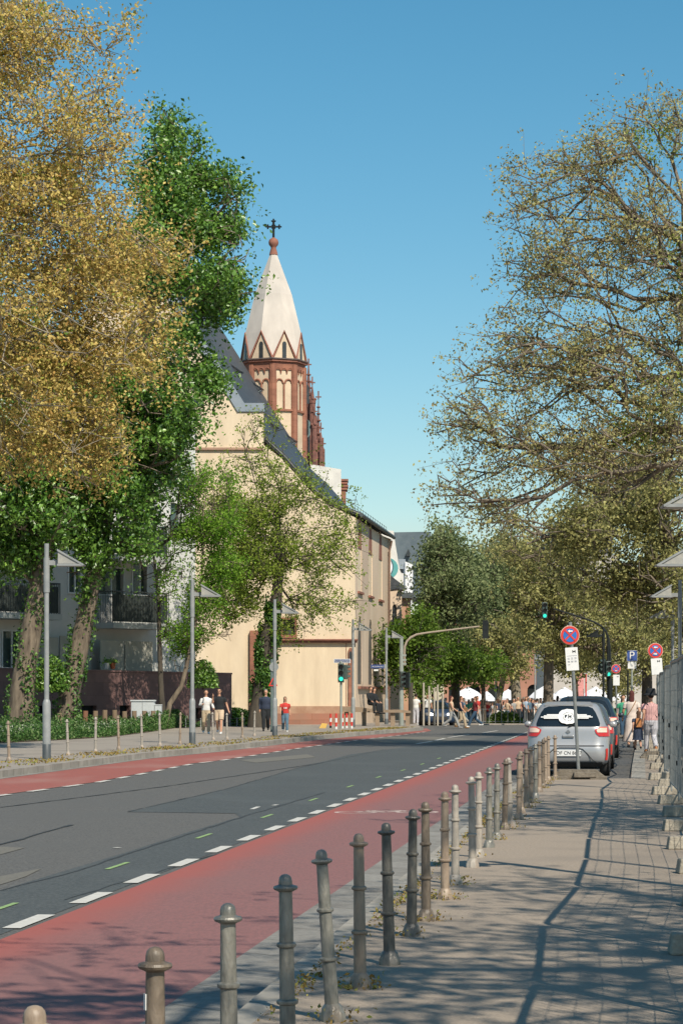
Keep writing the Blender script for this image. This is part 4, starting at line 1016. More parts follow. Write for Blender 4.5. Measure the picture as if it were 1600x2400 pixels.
l_willow=leafmat('grey_green_leaves',[(.07,.10,.045),(.17,.22,.09),(.26,.31,.14),(.36,.39,.19)],trans=.4,gloss=.2)
l_linden=leafmat('bright_green_leaves',[(.04,.09,.012),(.09,.17,.02),(.15,.24,.03),(.23,.33,.05)],trans=.4,gloss=.3)

d1=66
tree('plane_tree','huge golden-brown leaved plane tree filling the upper left','tree',
  [(-13.4,d1,.07,.55),(-13.0,d1,4,.48),(-12.2,d1,9,.42),(-11.3,d1,14,.32),(-10.6,d1,19,.22)],
  [pb(20,100,200,170,d1,4),pb(200,320,135,150,d1,4,.7),pb(40,480,250,220,d1,5),pb(205,600,180,190,d1,4.5,.9),pb(380,600,80,50,d1,2.5,.3),pb(90,820,260,200,d1,5),pb(285,800,130,120,d1,4,.9),pb(200,1000,140,110,d1,3.5),pb(50,1040,150,110,d1,4),pb(320,410,60,60,d1,2.5,.4),pb(235,100,90,100,d1,2.5,.3),pb(-150,400,220,420,d1,5,.5),pb(390,710,50,50,d1,2,.25),pb(225,1130,60,60,d1,2,.6)],
  1500,140000,.102,.35,l_gold,m_barkp,11,limb_from=.35,twig=.3,up=.35,rscale=.8,gapt=-.95)
d2=103.5
tree('poplar_tree','tall deep green poplar with a leaning ivy-patched trunk beside the lamp','tree',
  [tp(150,1715,d2,.50),tp(165,1620,d2,.44),tp(190,1500,d2,.40),tp(212,1390,d2,.36),tp(240,1250,d2,.33),tp(285,1050,d2,.30),tp(330,850,d2,.26),tp(370,600,d2,.20),tp(385,400,d2,.12)],
  [pb(395,300,30,60,d2,2,.9),pb(365,390,60,80,d2,3),pb(540,470,38,80,d2,2.2),pb(465,400,38,80,d2,2.5),pb(440,510,90,90,d2,4),pb(550,585,44,85,d2,3),pb(425,765,65,55,d2,3),pb(500,680,95,85,d2,4),pb(585,690,28,28,d2,1.5,.7),pb(350,600,120,160,d2,5),pb(395,840,85,90,d2,4),pb(415,960,80,90,d2,4),pb(385,1060,85,95,d2,4),pb(290,980,150,150,d2,5),pb(480,897,45,22,d2,1.5,.8),pb(470,860,40,40,d2,2,.8),pb(230,1120,150,80,d2,4,.8),pb(310,1190,80,80,d2,3,.9),pb(170,1225,90,50,d2,2.5,.9),pb(330,1290,45,60,d2,2,.6),pb(190,1390,25,20,d2-.6,.6,.5),pb(120,1150,140,70,d2,3.5,.7),pb(215,1300,60,55,d2-.8,1.2,.9),pb(160,1350,30,25,d2-.5,.8,.7),pb(270,1330,25,25,d2-.5,.8,.7)],
  1500,130000,.19,.34,l_pop,m_bark,12,limb_from=.22,twig=.1,ivy=(.2,7,2300,.15))
d3=102
tree('poplar_tree','dark poplar with a shaded ivy-covered trunk at the left edge','tree',
  [tp(48,1705,d3,.62),tp(52,1620,d3,.52),tp(70,1500,d3,.45),tp(92,1380,d3,.42),tp(108,1250,d3,.40),tp(112,1100,d3,.34),tp(110,900,d3,.25)],
  [pb(40,1260,110,60,d3,4),pb(100,1200,150,80,d3,4),pb(-40,1150,160,160,d3,5),pb(60,1080,180,120,d3,5),pb(15,1310,50,40,d3,2),pb(140,1270,40,50,d3,2,.7),pb(60,900,200,200,d3,5,.5)],
  600,42000,.21,.36,l_pop,m_bark,13,limb_from=.3,twig=.1,ivy=(.2,9,2400,.15))
d4=113
# multi-stemmed young tree
tree('hornbeam_tree','young light green tree with several thin stems above the granite wall','tree',
  [tp(384,1700,d4,.16),tp(378,1620,d4,.13),tp(374,1500,d4,.10),tp(372,1400,d4,.08),tp(360,1300,d4,.05)],
  [pb(440,1140,60,60,d4,3,.8),pb(350,1230,40,90,d4,2,.5),pb(380,1340,70,90,d4,3,.45),pb(440,1240,70,70,d4,3,.7),pb(400,1480,30,50,d4,2,.5)],
  300,9000,.115,.22,l_young,m_barkd,14,limb_from=.3,twig=.3)
tree('hornbeam_tree','bent side-growing light green tree leaning right above the utility cabinet','tree',
  [tp(388,1700,d4-.6,.13),tp(398,1650,d4-.6,.12),tp(425,1610,d4-.6,.11),tp(438,1560,d4-.6,.10),tp(450,1500,d4-.6,.08),tp(470,1400,d4-.6,.06),tp(478,1250,d4-.6,.04)],
  [pb(480,1150,80,70,d4,3),pb(505,1230,75,70,d4,3),pb(520,1330,70,60,d4,2.5),pb(480,1420,70,60,d4,3,.9),pb(440,1500,45,45,d4,2),pb(510,1490,60,25,d4,2,.6),pb(420,1550,35,35,d4,1.5,.8)],
  480,26000,.125,.24,l_young,m_bark,15,limb_from=.45,twig=.25)
d5=118
tree('lime_tree','spreading light green lime tree with a dark ivy-clad trunk before the church','tree',
  [tp(604,1708,d5,.55),tp(606,1660,d5,.42),tp(618,1580,d5,.40),tp(630,1490,d5,.42),tp(644,1440,d5,.32),tp(655,1330,d5,.2),tp(650,1200,d5,.12)],
  [pb(600,1090,90,70,d5,3,.22),pb(690,1130,90,80,d5,4,.26),pb(780,1180,70,60,d5,3,.25),pb(600,1210,80,80,d5,4,1.2),pb(590,1310,90,70,d5,4,1.5),pb(660,1280,60,90,d5,3,.8),pb(740,1300,90,90,d5,4,.4),pb(810,1290,50,100,d5,3,.25),pb(740,1420,90,60,d5,3,.45),pb(560,1400,70,50,d5,3,1.2),pb(520,1200,50,80,d5,3,.9),pb(660,1480,60,30,d5,2.5,.4),pb(530,1440,50,30,d5,2.5,.8),pb(620,1000,70,40,d5,2.5,.12),pb(820,1420,30,40,d5,2,.2)],
  1000,43000,.12,.34,l_lime,m_barkd,16,limb_from=.62,twig=.4,gap=1.8,gapt=-1.2,rscale=.85,ivy=(1.2,6.2,7000,.17))
# right side
d6=76
tree('plane_tree','large open-crowned plane tree with brownish buds at the right edge','tree',
  [(11.6,d6,0,.45),(11.5,d6,5,.40),(11.3,d6,9,.33),(11.0,d6,13,.24),(10.8,d6,17,.14)],
  [pb(1270,440,80,100,d6,3,.7),pb(1200,500,35,120,d6,2,.4),pb(1370,400,90,90,d6,3,.6),pb(1470,330,80,90,d6,3,.6),pb(1570,300,70,100,d6,3,.6),pb(1290,620,130,140,d6,4,.6),pb(1470,560,140,200,d6,4,.6),pb(1600,700,120,300,d6,4,.8),pb(1170,760,50,90,d6,2,.5),pb(1220,850,100,120,d6,3.5,.9),pb(1400,850,160,140,d6,4),pb(1540,1000,130,160,d6,4,1.2),pb(1120,880,60,60,d6,2,.7),pb(1080,970,70,100,d6,2.5,.8),pb(1030,1000,30,30,d6,1.5,.3),pb(1200,1040,130,110,d6,4,.9),pb(1060,1130,60,70,d6,2.5,.7),pb(1160,1180,120,60,d6,3,.8),pb(1370,1060,130,120,d6,4,1),pb(1010,1170,20,30,d6,1,.2)],
  1900,64000,.098,.44,l_right,m_twig,17,limb_from=.3,twig=.7,up=.3,tip=.009,droop=.32,gap=1.8,gapt=-1.5,
  greens=[(*Q(1540,340,d6),1.0),(*Q(1560,900,d6),1.4),(*Q(1480,1010,d6),.9),(*Q(1590,620,d6),1.0)])
d7=98
tree('plane_tree','dense olive-gold plane tree behind the right lamps','tree',
  [(14.5,d7,0,.45),(14.2,d7,4,.4),(13.2,d7,8,.3),(12,d7,11,.2)],
  [pb(1480,1150,130,120,d7,4),pb(1570,1200,110,150,d7,4),pb(1400,1230,130,80,d7,4),pb(1300,1260,110,60,d7,3,.5),pb(1510,1360,100,90,d7,4,1.3),pb(1400,1350,90,70,d7,3,1.2),pb(1580,1420,60,80,d7,3),pb(1200,1230,90,40,d7,2.5,.6)],
  750,44000,.15,.45,l_olive,m_twig,18,limb_from=.35,twig=.4,up=.15)
d8=140
tree('plane_tree','olive plane tree with mottled trunk behind the no-stopping signs','tree',
  [tp(1283,1690,d8,.32),tp(1285,1560,d8,.28),tp(1290,1450,d8,.24),tp(1300,1350,d8,.16)],
  [pb(1240,1300,90,60,d8,5),pb(1330,1330,90,80,d8,5),pb(1260,1400,90,70,d8,5),pb(1360,1440,100,70,d8,5),pb(1300,1500,90,50,d8,4,.8),pb(1420,1500,70,60,d8,4,.8),pb(1480,1470,70,80,d8,4)],
  700,40000,.18,.5,l_olive,m_bark,19,limb_from=.45,twig=.2,up=.2)
tree('plane_tree','olive plane tree far behind the parking sign and the fence','tree',
  [tp(1515,1665,150,.36),tp(1515,1560,150,.3),tp(1512,1450,150,.22),tp(1510,1350,150,.14)],
  [pb(1480,1420,90,90,150,6),pb(1550,1400,70,110,150,6),pb(1500,1520,80,50,150,5),pb(1560,1520,50,60,150,5,.8),pb(1430,1560,60,35,150,4,.6)],
  480,30000,.20,.45,l_olive,m_barkd,33,limb_from=.45,twig=.2,up=.2)
tree('plane_tree','slender dark-trunked plane tree behind the black signal mast','tree',
  [tp(1350,1675,165,.22),tp(1346,1600,165,.2),tp(1340,1520,165,.15)],
  [pb(1330,1540,60,40,165,5,.8),pb(1390,1530,60,40,165,5,.8),pb(1460,1590,50,30,165,4,.5)],
  260,15000,.22,.45,l_olive,m_barkd,34,limb_from=.5,twig=.3,up=.2)
d9=175
tree('plane_tree','grey-green crowned tree in front of the red sandstone building','tree',
  [tp(1212,1700,d9,.42),tp(1208,1620,d9,.36),tp(1200,1520,d9,.30),tp(1190,1400,d9,.2)],
  [pb(1130,1360,90,70,d9,6),pb(1200,1390,90,80,d9,6),pb(1150,1460,90,60,d9,6),pb(1230,1480,80,50,d9,5,.8),pb(1100,1520,60,40,d9,4,.8),pb(1180,1300,70,40,d9,4,.7)],
  600,42000,.24,.5,l_willow,m_barkp,20,limb_from=.5,twig=.2)
d10=150
tree('willow_tree','soft grey-green tree standing highest beside the church end','tree',
  [tp(1068,1690,d10,.30),tp(1066,1600,d10,.26),tp(1060,1480,d10,.2),tp(1055,1380,d10,.12)],
  [pb(1035,1275,38,45,d10,4),pb(1060,1330,75,60,d10,5),pb(1020,1400,50,70,d10,5),pb(1090,1410,70,60,d10,5),pb(1000,1340,30,50,d10,3,.7),pb(1050,1490,60,40,d10,4,.8)],
  520,34000,.20,.4,l_willow,m_barkd,21,limb_from=.45,twig=.15)
tree('linden_tree','bright green street tree against the church corner','tree',
  [tp(985,1702,139,.11),tp(985,1620,139,.10),tp(982,1560,139,.08),tp(980,1500,139,.05)],
  [pb(925,1500,38,35,139,2.5,.8),pb(990,1470,40,40,139,2.5,.9),pb(945,1560,45,50,139,3),pb(1010,1530,55,50,139,3),pb(985,1600,45,30,139,2.5),pb(900,1540,20,40,139,1.5,.4),pb(905,1590,18,30,139,1.5,.3)],
  300,20000,.18,.30,l_linden,m_barkd,22,limb_from=.5,twig=.15)
tree('linden_tree','bright green street tree with dark trunk right of the curved signal mast','tree',
  [tp(1066,1698,146,.22),tp(1068,1600,146,.20),tp(1070,1540,146,.14),tp(1072,1500,146,.08)],
  [pb(1040,1540,45,45,146,3),pb(1080,1555,45,38,146,3),pb(1030,1575,40,25,146,2.5,.8)],
  220,13000,.18,.3,l_linden,m_barkd,23,limb_from=.5,twig=.15)
tree('linden_tree','small dark green tree over the left white parasol','tree',
  [tp(1133,1690,160,.17),tp(1132,1620,160,.14),tp(1130,1580,160,.1)],
  [pb(1105,1562,40,30,160,3),pb(1150,1565,45,30,160,3)],
  160,9000,.20,.3,l_linden,m_barkd,24,limb_from=.6,twig=.15)
tree('plane_tree','pale leaning tree trunk between the two small parasols','tree',
  [tp(1158,1685,170,.26),tp(1168,1640,170,.22),tp(1180,1580,170,.18),tp(1185,1520,170,.12)],
  [pb(1190,1560,60,30,170,4,.6),pb(1170,1500,70,50,170,4)],
  160,9000,.22,.4,l_olive,m_barkp,25,limb_from=.6,twig=.2)
# trees just outside the picture whose shade falls on the pavement and the cycle lane
tree('plane_tree','plane tree beside the camera, out of view, shading the near pavement','tree',
  [(8.3,6,0,.40),(8.0,6,4,.35),(7.2,6.2,7,.28),(6.2,6.5,10,.16)],
  [(5.2,4.5,9.6,3.2,4.2,2.4,.8),(2.2,2.8,9.2,2.6,3.4,1.7,1.1),(7.5,9,10,3,4,3,.7),(.2,2.2,9.2,2.4,3.2,1.4,1.6),(-1.6,4.6,9.6,1.8,2.6,1.2,1.4)],
  440,25000,.14,.5,l_right,m_twig,31,limb_from=.4,twig=1.0,tip=.018,rscale=.8,gap=1.5,gapt=-.6)
tree('plane_tree','plane tree behind the fence, out of view, shading the middle pavement','tree',
  [(11.5,23,0,.36),(11.2,23,4,.3),(10.2,23.2,8,.22),(9.3,23.4,11,.14)],
  [(7.6,24,9.8,2.4,5,2.4,1),(10,22,11,3,4.5,3,1),(8.0,29,9.5,2.0,4,1.8,.8)],
  320,10000,.15,.5,l_right,m_twig,32,limb_from=.4,twig=1.0,tip=.016,rscale=.75,gap=1.5,gapt=-.6)

# ------------------------------------------------------------------ low plants and weeds
def scatter_quads(name,P,size,lm,kind='stuff',seed=1,up=.2,label=None,cat=None,aspect=.5,parent=None):
    r=np.random.default_rng(seed); o=link(name,leaves_mesh(name,P,size,r,up=up,aspect=aspect),lm,parent)
    if kind: o['kind']=kind
    return tag(o,label,cat)
r=np.random.default_rng(5)
l_bed=leafmat('ground_ivy_leaves',[(.02,.055,.012),(.045,.115,.022),(.085,.19,.04),(.22,.30,.12)],trans=.3,gloss=.3)
lo=[G(*q,.07) for q in [(-200,1775),(0,1742),(118,1736),(255,1728),(351,1716),(414,1706),(520,1702),(590,1700)]]
def bed_poly():
    up_=[(p.x,p.y) for p in lo]; bk=[(WA.x,WA.y-.1),(WB.x,WB.y-.1)]
    return up_+bk[::-1]
sheet('plant_bed_soil',bed_poly(),.09,m_soil)
# sample points between lower edge and wall
def sample_bed(n,u0=0,u1=1,back=1.0):
    t=r.random(n)*(u1-u0)+u0; k=t*(len(lo)-1); i=np.minimum(k.astype(int),len(lo)-2); f=k-i
    X=np.array([[p.x,p.y] for p in lo]); A=X[i]*(1-f[:,None])+X[i+1]*f[:,None]
    kk=A[:,0]/A[:,1]; u=(kk*WA.y-WA.x)/(Uw.x-kk*Uw.y); B=np.stack([WA.x+Uw.x*u,WA.y+Uw.y*u],1)
    s=r.random(n)[:,None]**1.2*back; return A*(1-s)+B*s, s[:,0]
n=52000; AB,s_=sample_bed(n,0,.80,.85)
hmax=.40+.22*np.sin(AB[:,0]*2.1)+.16*np.sin(AB[:,1]*1.3)+.15*np.sin(AB[:,0]*5.3)
P=np.stack([AB[:,0],AB[:,1],.10+np.abs(r.random(n))*np.clip(hmax,.12,.85)],1)
scatter_quads('ground_cover',P,.11,l_bed,seed=3,up=.3)
n=3500; AB,s_=sample_bed(n,.05,.75,.35)
P=np.stack([AB[:,0],AB[:,1],.42+r.random(n)*.22],1); kp=np.sin(AB[:,0]*3.3)+np.sin(AB[:,1]*2.3)>.7
scatter_quads('cow_parsley_flowers',P[kp],.06,leafmat('cow_parsley',[(.45,.5,.35),(.62,.65,.5)],trans=.2),seed=4)
l_dry=leafmat('dry_weeds',[(.16,.10,.03),(.30,.20,.06),(.38,.29,.09),(.16,.22,.04)],trans=.2,gloss=.1)
# dry grass between pavement and kerb on the left
n=9000; t=r.random(n)*(len(Kw)-2)+.9; i=np.minimum(t.astype(int),len(Kw)-2); f=(t-i)[:,None]
KX=np.array([[p.x,p.y] for p in Kw]); A=KX[i]*(1-f)+KX[i+1]*f
P=np.stack([A[:,0]-.15-r.random(n)**1.3*1.3,A[:,1]+r.normal(size=n)*.1,.075+r.random(n)*.03],1)
kp=(np.sin(A[:,1]*.9)+np.sin(A[:,1]*2.7+A[:,0])+r.normal(size=n)*.7)>-.1
scatter_quads('dry_grass_strip',P[kp],.07,l_dry,seed=6,up=1.0)
# weeds and litter along the right kerb and at the bollard feet
pts=[]
for k in range(45):
    dd=13+r.random()**1.5*34; m_=int(25+60*r.random()); X=kerb_r(dd)+.17+r.random()*.06
    L_=.15+.5*r.random(); q=np.stack([X+r.normal(size=m_)*.035+S*0,dd+r.normal(size=m_)*L_,.004+r.random(m_)**2*.05],1); q[:,0]+=S*(q[:,1]-dd); pts.append(q)
for o in [x for x in col.objects if x.name.startswith('bollard') and x.get('group','').startswith('iron')]:
    if r.random()<.75:
        m_=int(20+90*r.random()); an=r.random(m_)*2*PI; rr=.075+np.abs(r.normal(size=m_))*.05
        pts.append(np.stack([o.location.x+np.cos(an)*rr,o.location.y+np.sin(an)*rr,.004+r.random(m_)**2*.07],1))
scatter_quads('kerb_weeds',np.concatenate(pts),.028,l_dry,seed=8,up=.5)
# shrub, low railing and hedge by the lime tree
def shrub(name,label,c,rx,ry,rz,n,size,lm,seed):
    r_=np.random.default_rng(seed); q=unit(r_.normal(size=(n,3)))*(r_.random((n,1))**.45); P=q*np.array([rx,ry,rz]); P[:,2]=np.abs(P[:,2])
    root=empty(name,c,0,label,'shrub'); link('foliage',leaves_mesh('foliage',P,size,r_,up=.3),lm,root)
    m_=MB()
    for k in range(7): an=k*.9; m_.tube([(0,0,-.1),(rx*.3*math.cos(an),ry*.3*math.sin(an),rz*.4),(rx*.6*math.cos(an),ry*.6*math.sin(an),rz*.75)],[.03,.02,.01],4)
    m_.build('stems',m_barkd,root); return root
p=G(548,1702,.07); shrub('shrub','low dark green shrub between the walkers and the ivy-clad tree',(p.x,p.y+1.0,.07),1.35,.8,.95,5200,.13,l_pop,41)
p=Q(470,1560,112); shrub('shrub','dark bush peeping over the granite wall end',(p.x,p.y+2.2,2.0),.75,.6,1.35,2600,.13,l_pop,42)
p=Q(113,1560,101); shrub('shrub','dark shrub against the white house wall above the wall',(p.x,p.y+1.5,1.8),.8,.5,1.6,2200,.14,l_pop,43)
p=G(1168,1693,-.02); shrub('shrub','small clipped bright green shrub at the crossing railing',(p.x,142.5,-.02),1.1,.5,.75,2600,.12,l_linden,44)
for o in POTS:
    px_=o['px']; del o['px']
    q=np.random.default_rng(px_); P=q.normal(size=(140,3))*[.12,.12,.08]+[0,0,.36]
    link('plant',leaves_mesh('plant',P,.10,q),l_pop,o)
p0=G(362,1707,.07); p1=G(604,1701,.07)
r_=empty('low_railing',(p0.x,p0.y,.07),0,'knee-high dark iron railing in front of the wall end and shrub','railing')
m_=MB(); v=p1-p0
for k in range(15): q=v*(k/14); m_.tube([q,q+Vector((0,0,.45))],.03,6); 
m_.build('posts',m_pole,r_)
m_=MB(); m_.tube([Vector((0,0,.38)),v+Vector((0,0,.38))],.025,5); m_.tube([Vector((0,0,.15)),v+Vector((0,0,.15))],.02,5); m_.build('rails',m_blk,r_)

# ------------------------------------------------------------------ wooden posts, cabinet
m_wood=mat('weathered_wood',(.24,.17,.11),(.15,.105,.07),scale=4,rough=.95,bump=.5,stretch=(1,1,.2))
m_woodr=mat('reddish_wood',(.24,.11,.065),(.16,.075,.045),scale=4,rough=.95,bump=.5,stretch=(1,1,.2))
wp=[(21,1667,1714,1),(48,1674,1706,1),(84,1671,1704,0),(141,1671,1716,0),(169,1668,1713,0),(199,1666,1714,1),(224,1666,1706,0),(246,1664,1703,0),(270,1664,1703,0),(293,1667,1703,0),(315,1666,1703,0),(339,1666,1704,0),(358,1666,1709,0)]
for i,(x,y0,y1,rd) in enumerate(wp):
    dd=min(F*1.55/(y1-HOR),103.5+i*.35); X=(x-800)*dd/F; zt_=EYE-(y0-HOR)*dd/F
    m_=MB(); m_.tube([(0,0,-.05),(.01,0,zt_-.1)],[.115,.11],9); m_.v=[(a,b,c) for a,b,c in m_.v]
    o=m_.build('wooden_post',m_woodr if rd else m_wood,smooth=True); o.location=(X,dd,.1); o.rotation_euler=(0,R(random.uniform(-2,2)),0)
    tag(o,f"{'reddish' if rd else 'grey-brown'} wooden post in the green bed, {ORD[i]} from the left",'post','wooden posts in the planted bed')
p=Vector(((336-800)*111/F,111,.07))
r_=empty('utility_cabinet',(p.x,p.y,.07),R(-4),'pale grey utility cabinet with side box in front of the granite wall','cabinet')
m_cab=mat('cabinet_grey',(.52,.55,.56),(.45,.48,.49),scale=3,rough=.6)
W_=54*p.y/F; m_=MB(); m_.box((0,0,.64),(W_,.45,1.38)); m_.build('body',m_cab,r_,bevel=.02)
m_=MB(); m_.box((0,0,1.32),(W_+.08,.53,.07)); m_.build('lid',m_cab,r_,bevel=.015)
m_=MB(); m_.box((W_/2+.17,.02,.52),(.30,.42,1.15)); m_.box((W_/2+.17,.02,1.12),(.33,.46,.05)); m_.build('side_box',m_cab,r_,bevel=.015)
m_=MB(); m_.box((-.004,-.232,.62),(.012,.01,1.25)); m_.box((.06,-.235,.7),(.03,.015,.14)); m_.build('door_gap',m_pole_d,r_)

# ------------------------------------------------------------------ traffic lights, masts and signs
m_sig=mat('signal_green_housing',(.035,.055,.05),(.05,.075,.065),scale=4,rough=.5)
m_postg=mat('signal_post_grey_green',(.24,.27,.24),(.30,.32,.285),scale=3,rough=.5)
m_glow=mat('green_signal_lens',(.02,.55,.42),rough=.3,emit=(.04,.85,.60),es=1.1)
m_lens=mat('unlit_lens',(.03,.02,.02),rough=.3)
def signal_head(parent,c,face=0.0,lit=True,s=1.0,name='signal_head',back=False):
    h=empty(name,c,face); h.parent=parent; h.scale=(s,s,s)
    m_=MB(); m_.box((0,0,0),(.30,.20,.92)); m_.build('housing',m_sig,h,bevel=.03)
    m_=MB(); m_.box((0,.12,0),(.31,.02,.95)); m_.build('back_plate',m_blk,h)
    for k,z in enumerate((.30,0,-.30)):
        m_=MB(); m_.lathe([(.001,0),(.10,0),(.105,.02)],k=14); m_.v=[(x,-.105-zz,z+y) for x,y,zz in m_.v]; m_.build('lens',m_glow if (k==2 and lit) else m_lens,h)
        m_=MB(); pts=[(.115*math.cos(t),-.10,z+.115*math.sin(t)) for t in [R(-20)+R(220)*i/10 for i in range(11)]]
        m_.add(pts+[(x*1.0,-.30,zz) for x,_,zz in pts],[(i,i+1,i+12,i+11) for i in range(10)]); o=m_.build('visor',m_sig,h)
    return h
# light with street sign
T_=G(799,1711,.0); r_=empty('traffic_light',(T_.x,T_.y,0),0,'green-lit pedestrian-side traffic light under a white street name sign','traffic light')
sc_=T_.y/F
m_=MB(); m_.tube([(0,0,0),(0,0,(1711-1555)*sc_+.1)],.055,8); m_.build('post',m_postg,r_,smooth=True)
signal_head(r_,(-.0,-.08,EYE+(HOR-1577)*sc_),0,True,.95)
h2=signal_head(r_,(.22,.05,EYE+(HOR-1575)*sc_),R(90),False,.75)
def text_mesh(name,txt,size,m_t,parent,loc_,rz=0.0,ext=.004,align='CENTER'):
    c=bpy.data.curves.new('txt','FONT'); c.body=txt; c.size=size; c.extrude=ext; c.align_x=align; c.align_y='CENTER'
    o=bpy.data.objects.new('txt',c); col.objects.link(o); dg=bpy.context.evaluated_depsgraph_get(); me=bpy.data.meshes.new_from_object(o.evaluated_get(dg)); bpy.data.objects.remove(o)
    me.name=name; t=link(name,me,None,parent); me.materials.clear(); me.materials.append(m_t); t.location=loc_; t.rotation_euler=(R(90),0,rz); return t
m_wht=mat('sign_white',(.72,.72,.70),(.66,.66,.64),scale=6,rough=.5)
m_bl=mat('sign_blue',(.03,.07,.26),(.04,.09,.30),scale=6,rough=.45)
m_sbl=mat('street_sign_blue',(.04,.06,.16),(.05,.08,.20),scale=6,rough=.45)
m_rd=mat('sign_red',(.62,.04,.03),(.56,.045,.035),scale=6,rough=.45)
zs=EYE+(HOR-1549)*sc_; Wd=39*sc_
r2=empty('street_name_sign',(T_.x+.05,T_.y+.02,zs),R(-4),'white-framed street name plate on top of the traffic light post','street sign')
m_=MB(); m_.box((0,0,0),(Wd,.03,.19)); m_.build('plate',m_wht,r2)
m_=MB(); m_.box((0,-.018,0),(Wd-.05,.006,.14)); m_.build('blue_field',m_sbl,r2)
text_mesh('lettering','Am Leonhardstor',.105,m_wht,r2,(0,-.024,0),ext=.002)
m_=MB(); m_.tube([(-.1,0,-.08),(-.05,0,-.28)],.03,6); m_.build('bracket',m_sig,r2)
dd=131; r2=empty('street_name_sign',tuple(Q(886,1562,dd-.1)),R(3),'blue street name plate reaching left from the lamp post','street sign')
m_=MB(); m_.box((0,0,0),(.80,.03,.20)); m_.build('plate',m_sbl,r2)
m_=MB(); m_.box((.37,-.002,0),(.09,.04,.23)); m_.build('end_cap',m_pole,r2)
text_mesh('lettering','Am Leonhardstor',.085,m_wht,r2,(-.03,-.018,0),ext=.002)
m_=MB(); m_.box((-.12,0,-.20),(.24,.02,.09)); m_.build('number_plate',m_wht,r2)
# mast with arm, left of centre
p=G(940,1704,-.01); k_=p.y/F
r_=empty('signal_mast',(p.x,p.y,-.01),0,'grey-green signal mast with long curved arm reaching right over the road','signal mast')
m_=MB(); m_.tube([(0,0,0),(0,0,(1704-1496)*k_)],[.13,.10],10); m_.build('post',m_postg,r_,smooth=True)
am=[(948,1560),(947,1530),(948,1515),(953,1503),(962,1494),(976,1487),(1000,1483),(1040,1478),(1090,1472),(1123,1468)]
m_=MB(); m_.tube([((x-940)*k_,0,(1704-y)*k_) for x,y in am],[.06]*5+[.055,.05,.045,.042,.04],8); m_.build('arm',mat('arm_brownish',(.30,.23,.17),(.36,.30,.23),scale=4),r_,smooth=True)
for y in (1536,1547,1556): 
    m_=MB(); m_.box((4*k_,0,(1704-y)*k_),(.34,.12,.10)); m_.build('clamp',m_postg,r_)
signal_head(r_,((1137-940)*k_,.1,(1704-1475)*k_),PI,False,1.0)
signal_head(r_,(.06,-.2,(1704-1592)*k_),R(20),False,.85); signal_head(r_,(.32,.1,(1704-1594)*k_),R(160),False,.85)
# mast on the right
dd=134.; k_=dd/F; bx=1428
r_=empty('signal_mast',((bx-800)*k_,dd,0),0,'black signal mast with curved arm reaching left, green light at its end','signal mast')
b0=1629+EYE/k_
m_=MB(); m_.tube([(0,0,0),(0,0,(b0-1590)*k_)],.15,10); m_.tube([((1424-bx)*k_,0,0),((1424-bx)*k_,0,(b0-1500)*k_)],.07,8); m_.build('post',m_blk,r_,smooth=True)
am=[(1428,1600),(1428,1540),(1427,1515),(1424,1495),(1419,1480),(1409,1468),(1392,1458),(1365,1448),(1330,1437),(1296,1427)]
m_=MB(); m_.tube([((x-bx)*k_,0,(b0-y)*k_) for x,y in am],[.08,.08,.075,.07,.065,.06,.055,.05,.045,.04],8); m_.build('arm',m_blk,r_,smooth=True)
signal_head(r_,((1275-bx)*k_,-.1,(b0-1431)*k_),0,True,.98)
signal_head(r_,(-.12,-.25,(b0-1568)*k_),R(10),True,.95)
signal_head(r_,((1412-bx)*k_,-.1,(b0-1560)*k_),R(-60),False,.8)
m_=MB(); m_.lathe([(.30,-.01),(.30,.01)],(0,0,0),18); m_.v=[((1409-bx)*k_+x*.7,.1-z,(b0-1565)*k_+y) for x,y,z in m_.v]; m_.build('round_plate',m_sig,r_)
# signs
def flat_disc(r0,c,y,k=28,r_in=None):
    m_=MB(); m_.lathe([(r0,-.004),(r0,.004)],(0,0,0),k); m_.v=[(c[0]+x,y+z,c[1]+yy) for x,yy,z in m_.v]; return m_
def nostop(root,c,rad,arrows,y=-.04):
    """round no-stopping sign: blue field, red ring and cross, small white arrow(s)"""
    s=empty('round_sign',(c[0],y,c[1]),0); s.parent=root
    flat_disc(rad,(0,0),.0).build('rim',mat('sign_rim',(.72,.60,.50),rough=.6),s)
    flat_disc(rad*.95,(0,0),-.009).build('red_ring',m_rd,s)
    flat_disc(rad*.70,(0,0),-.018).build('blue_field',mat('sign_field_blue',(.02,.13,.42),(.025,.15,.46),scale=5,rough=.45),s)
    m_=MB()
    for a_ in (45,-45):
        t=Vector((math.cos(R(a_)),0,math.sin(R(a_)))); n_=Vector((-t.z,0,t.x))*rad*.085; L_=t*rad*.74
        yo=-.024 if a_>0 else -.0275
        m_.prism([-L_-n_,L_-n_,L_+n_,-L_+n_],(0,yo-.0015,0),(0,yo+.0015,0))
    m_.build('red_cross',m_rd,s)
    for (zz,sg) in arrows:
        m_=MB(); h=rad*.13; Lh=rad*.26
        q=[(-Lh,0),(-Lh*.1,h*1.3),(-Lh*.1,h*.6),(Lh,h*.6),(Lh,-h*.6),(-Lh*.1,-h*.6),(-Lh*.1,-h*1.3)]
        m_.prism([Vector((x*sg,0,zz*rad+z)) for x,z in q],(0,-.036,0),(0,-.032,0)); m_.build('arrow',m_wht,s)
    return s
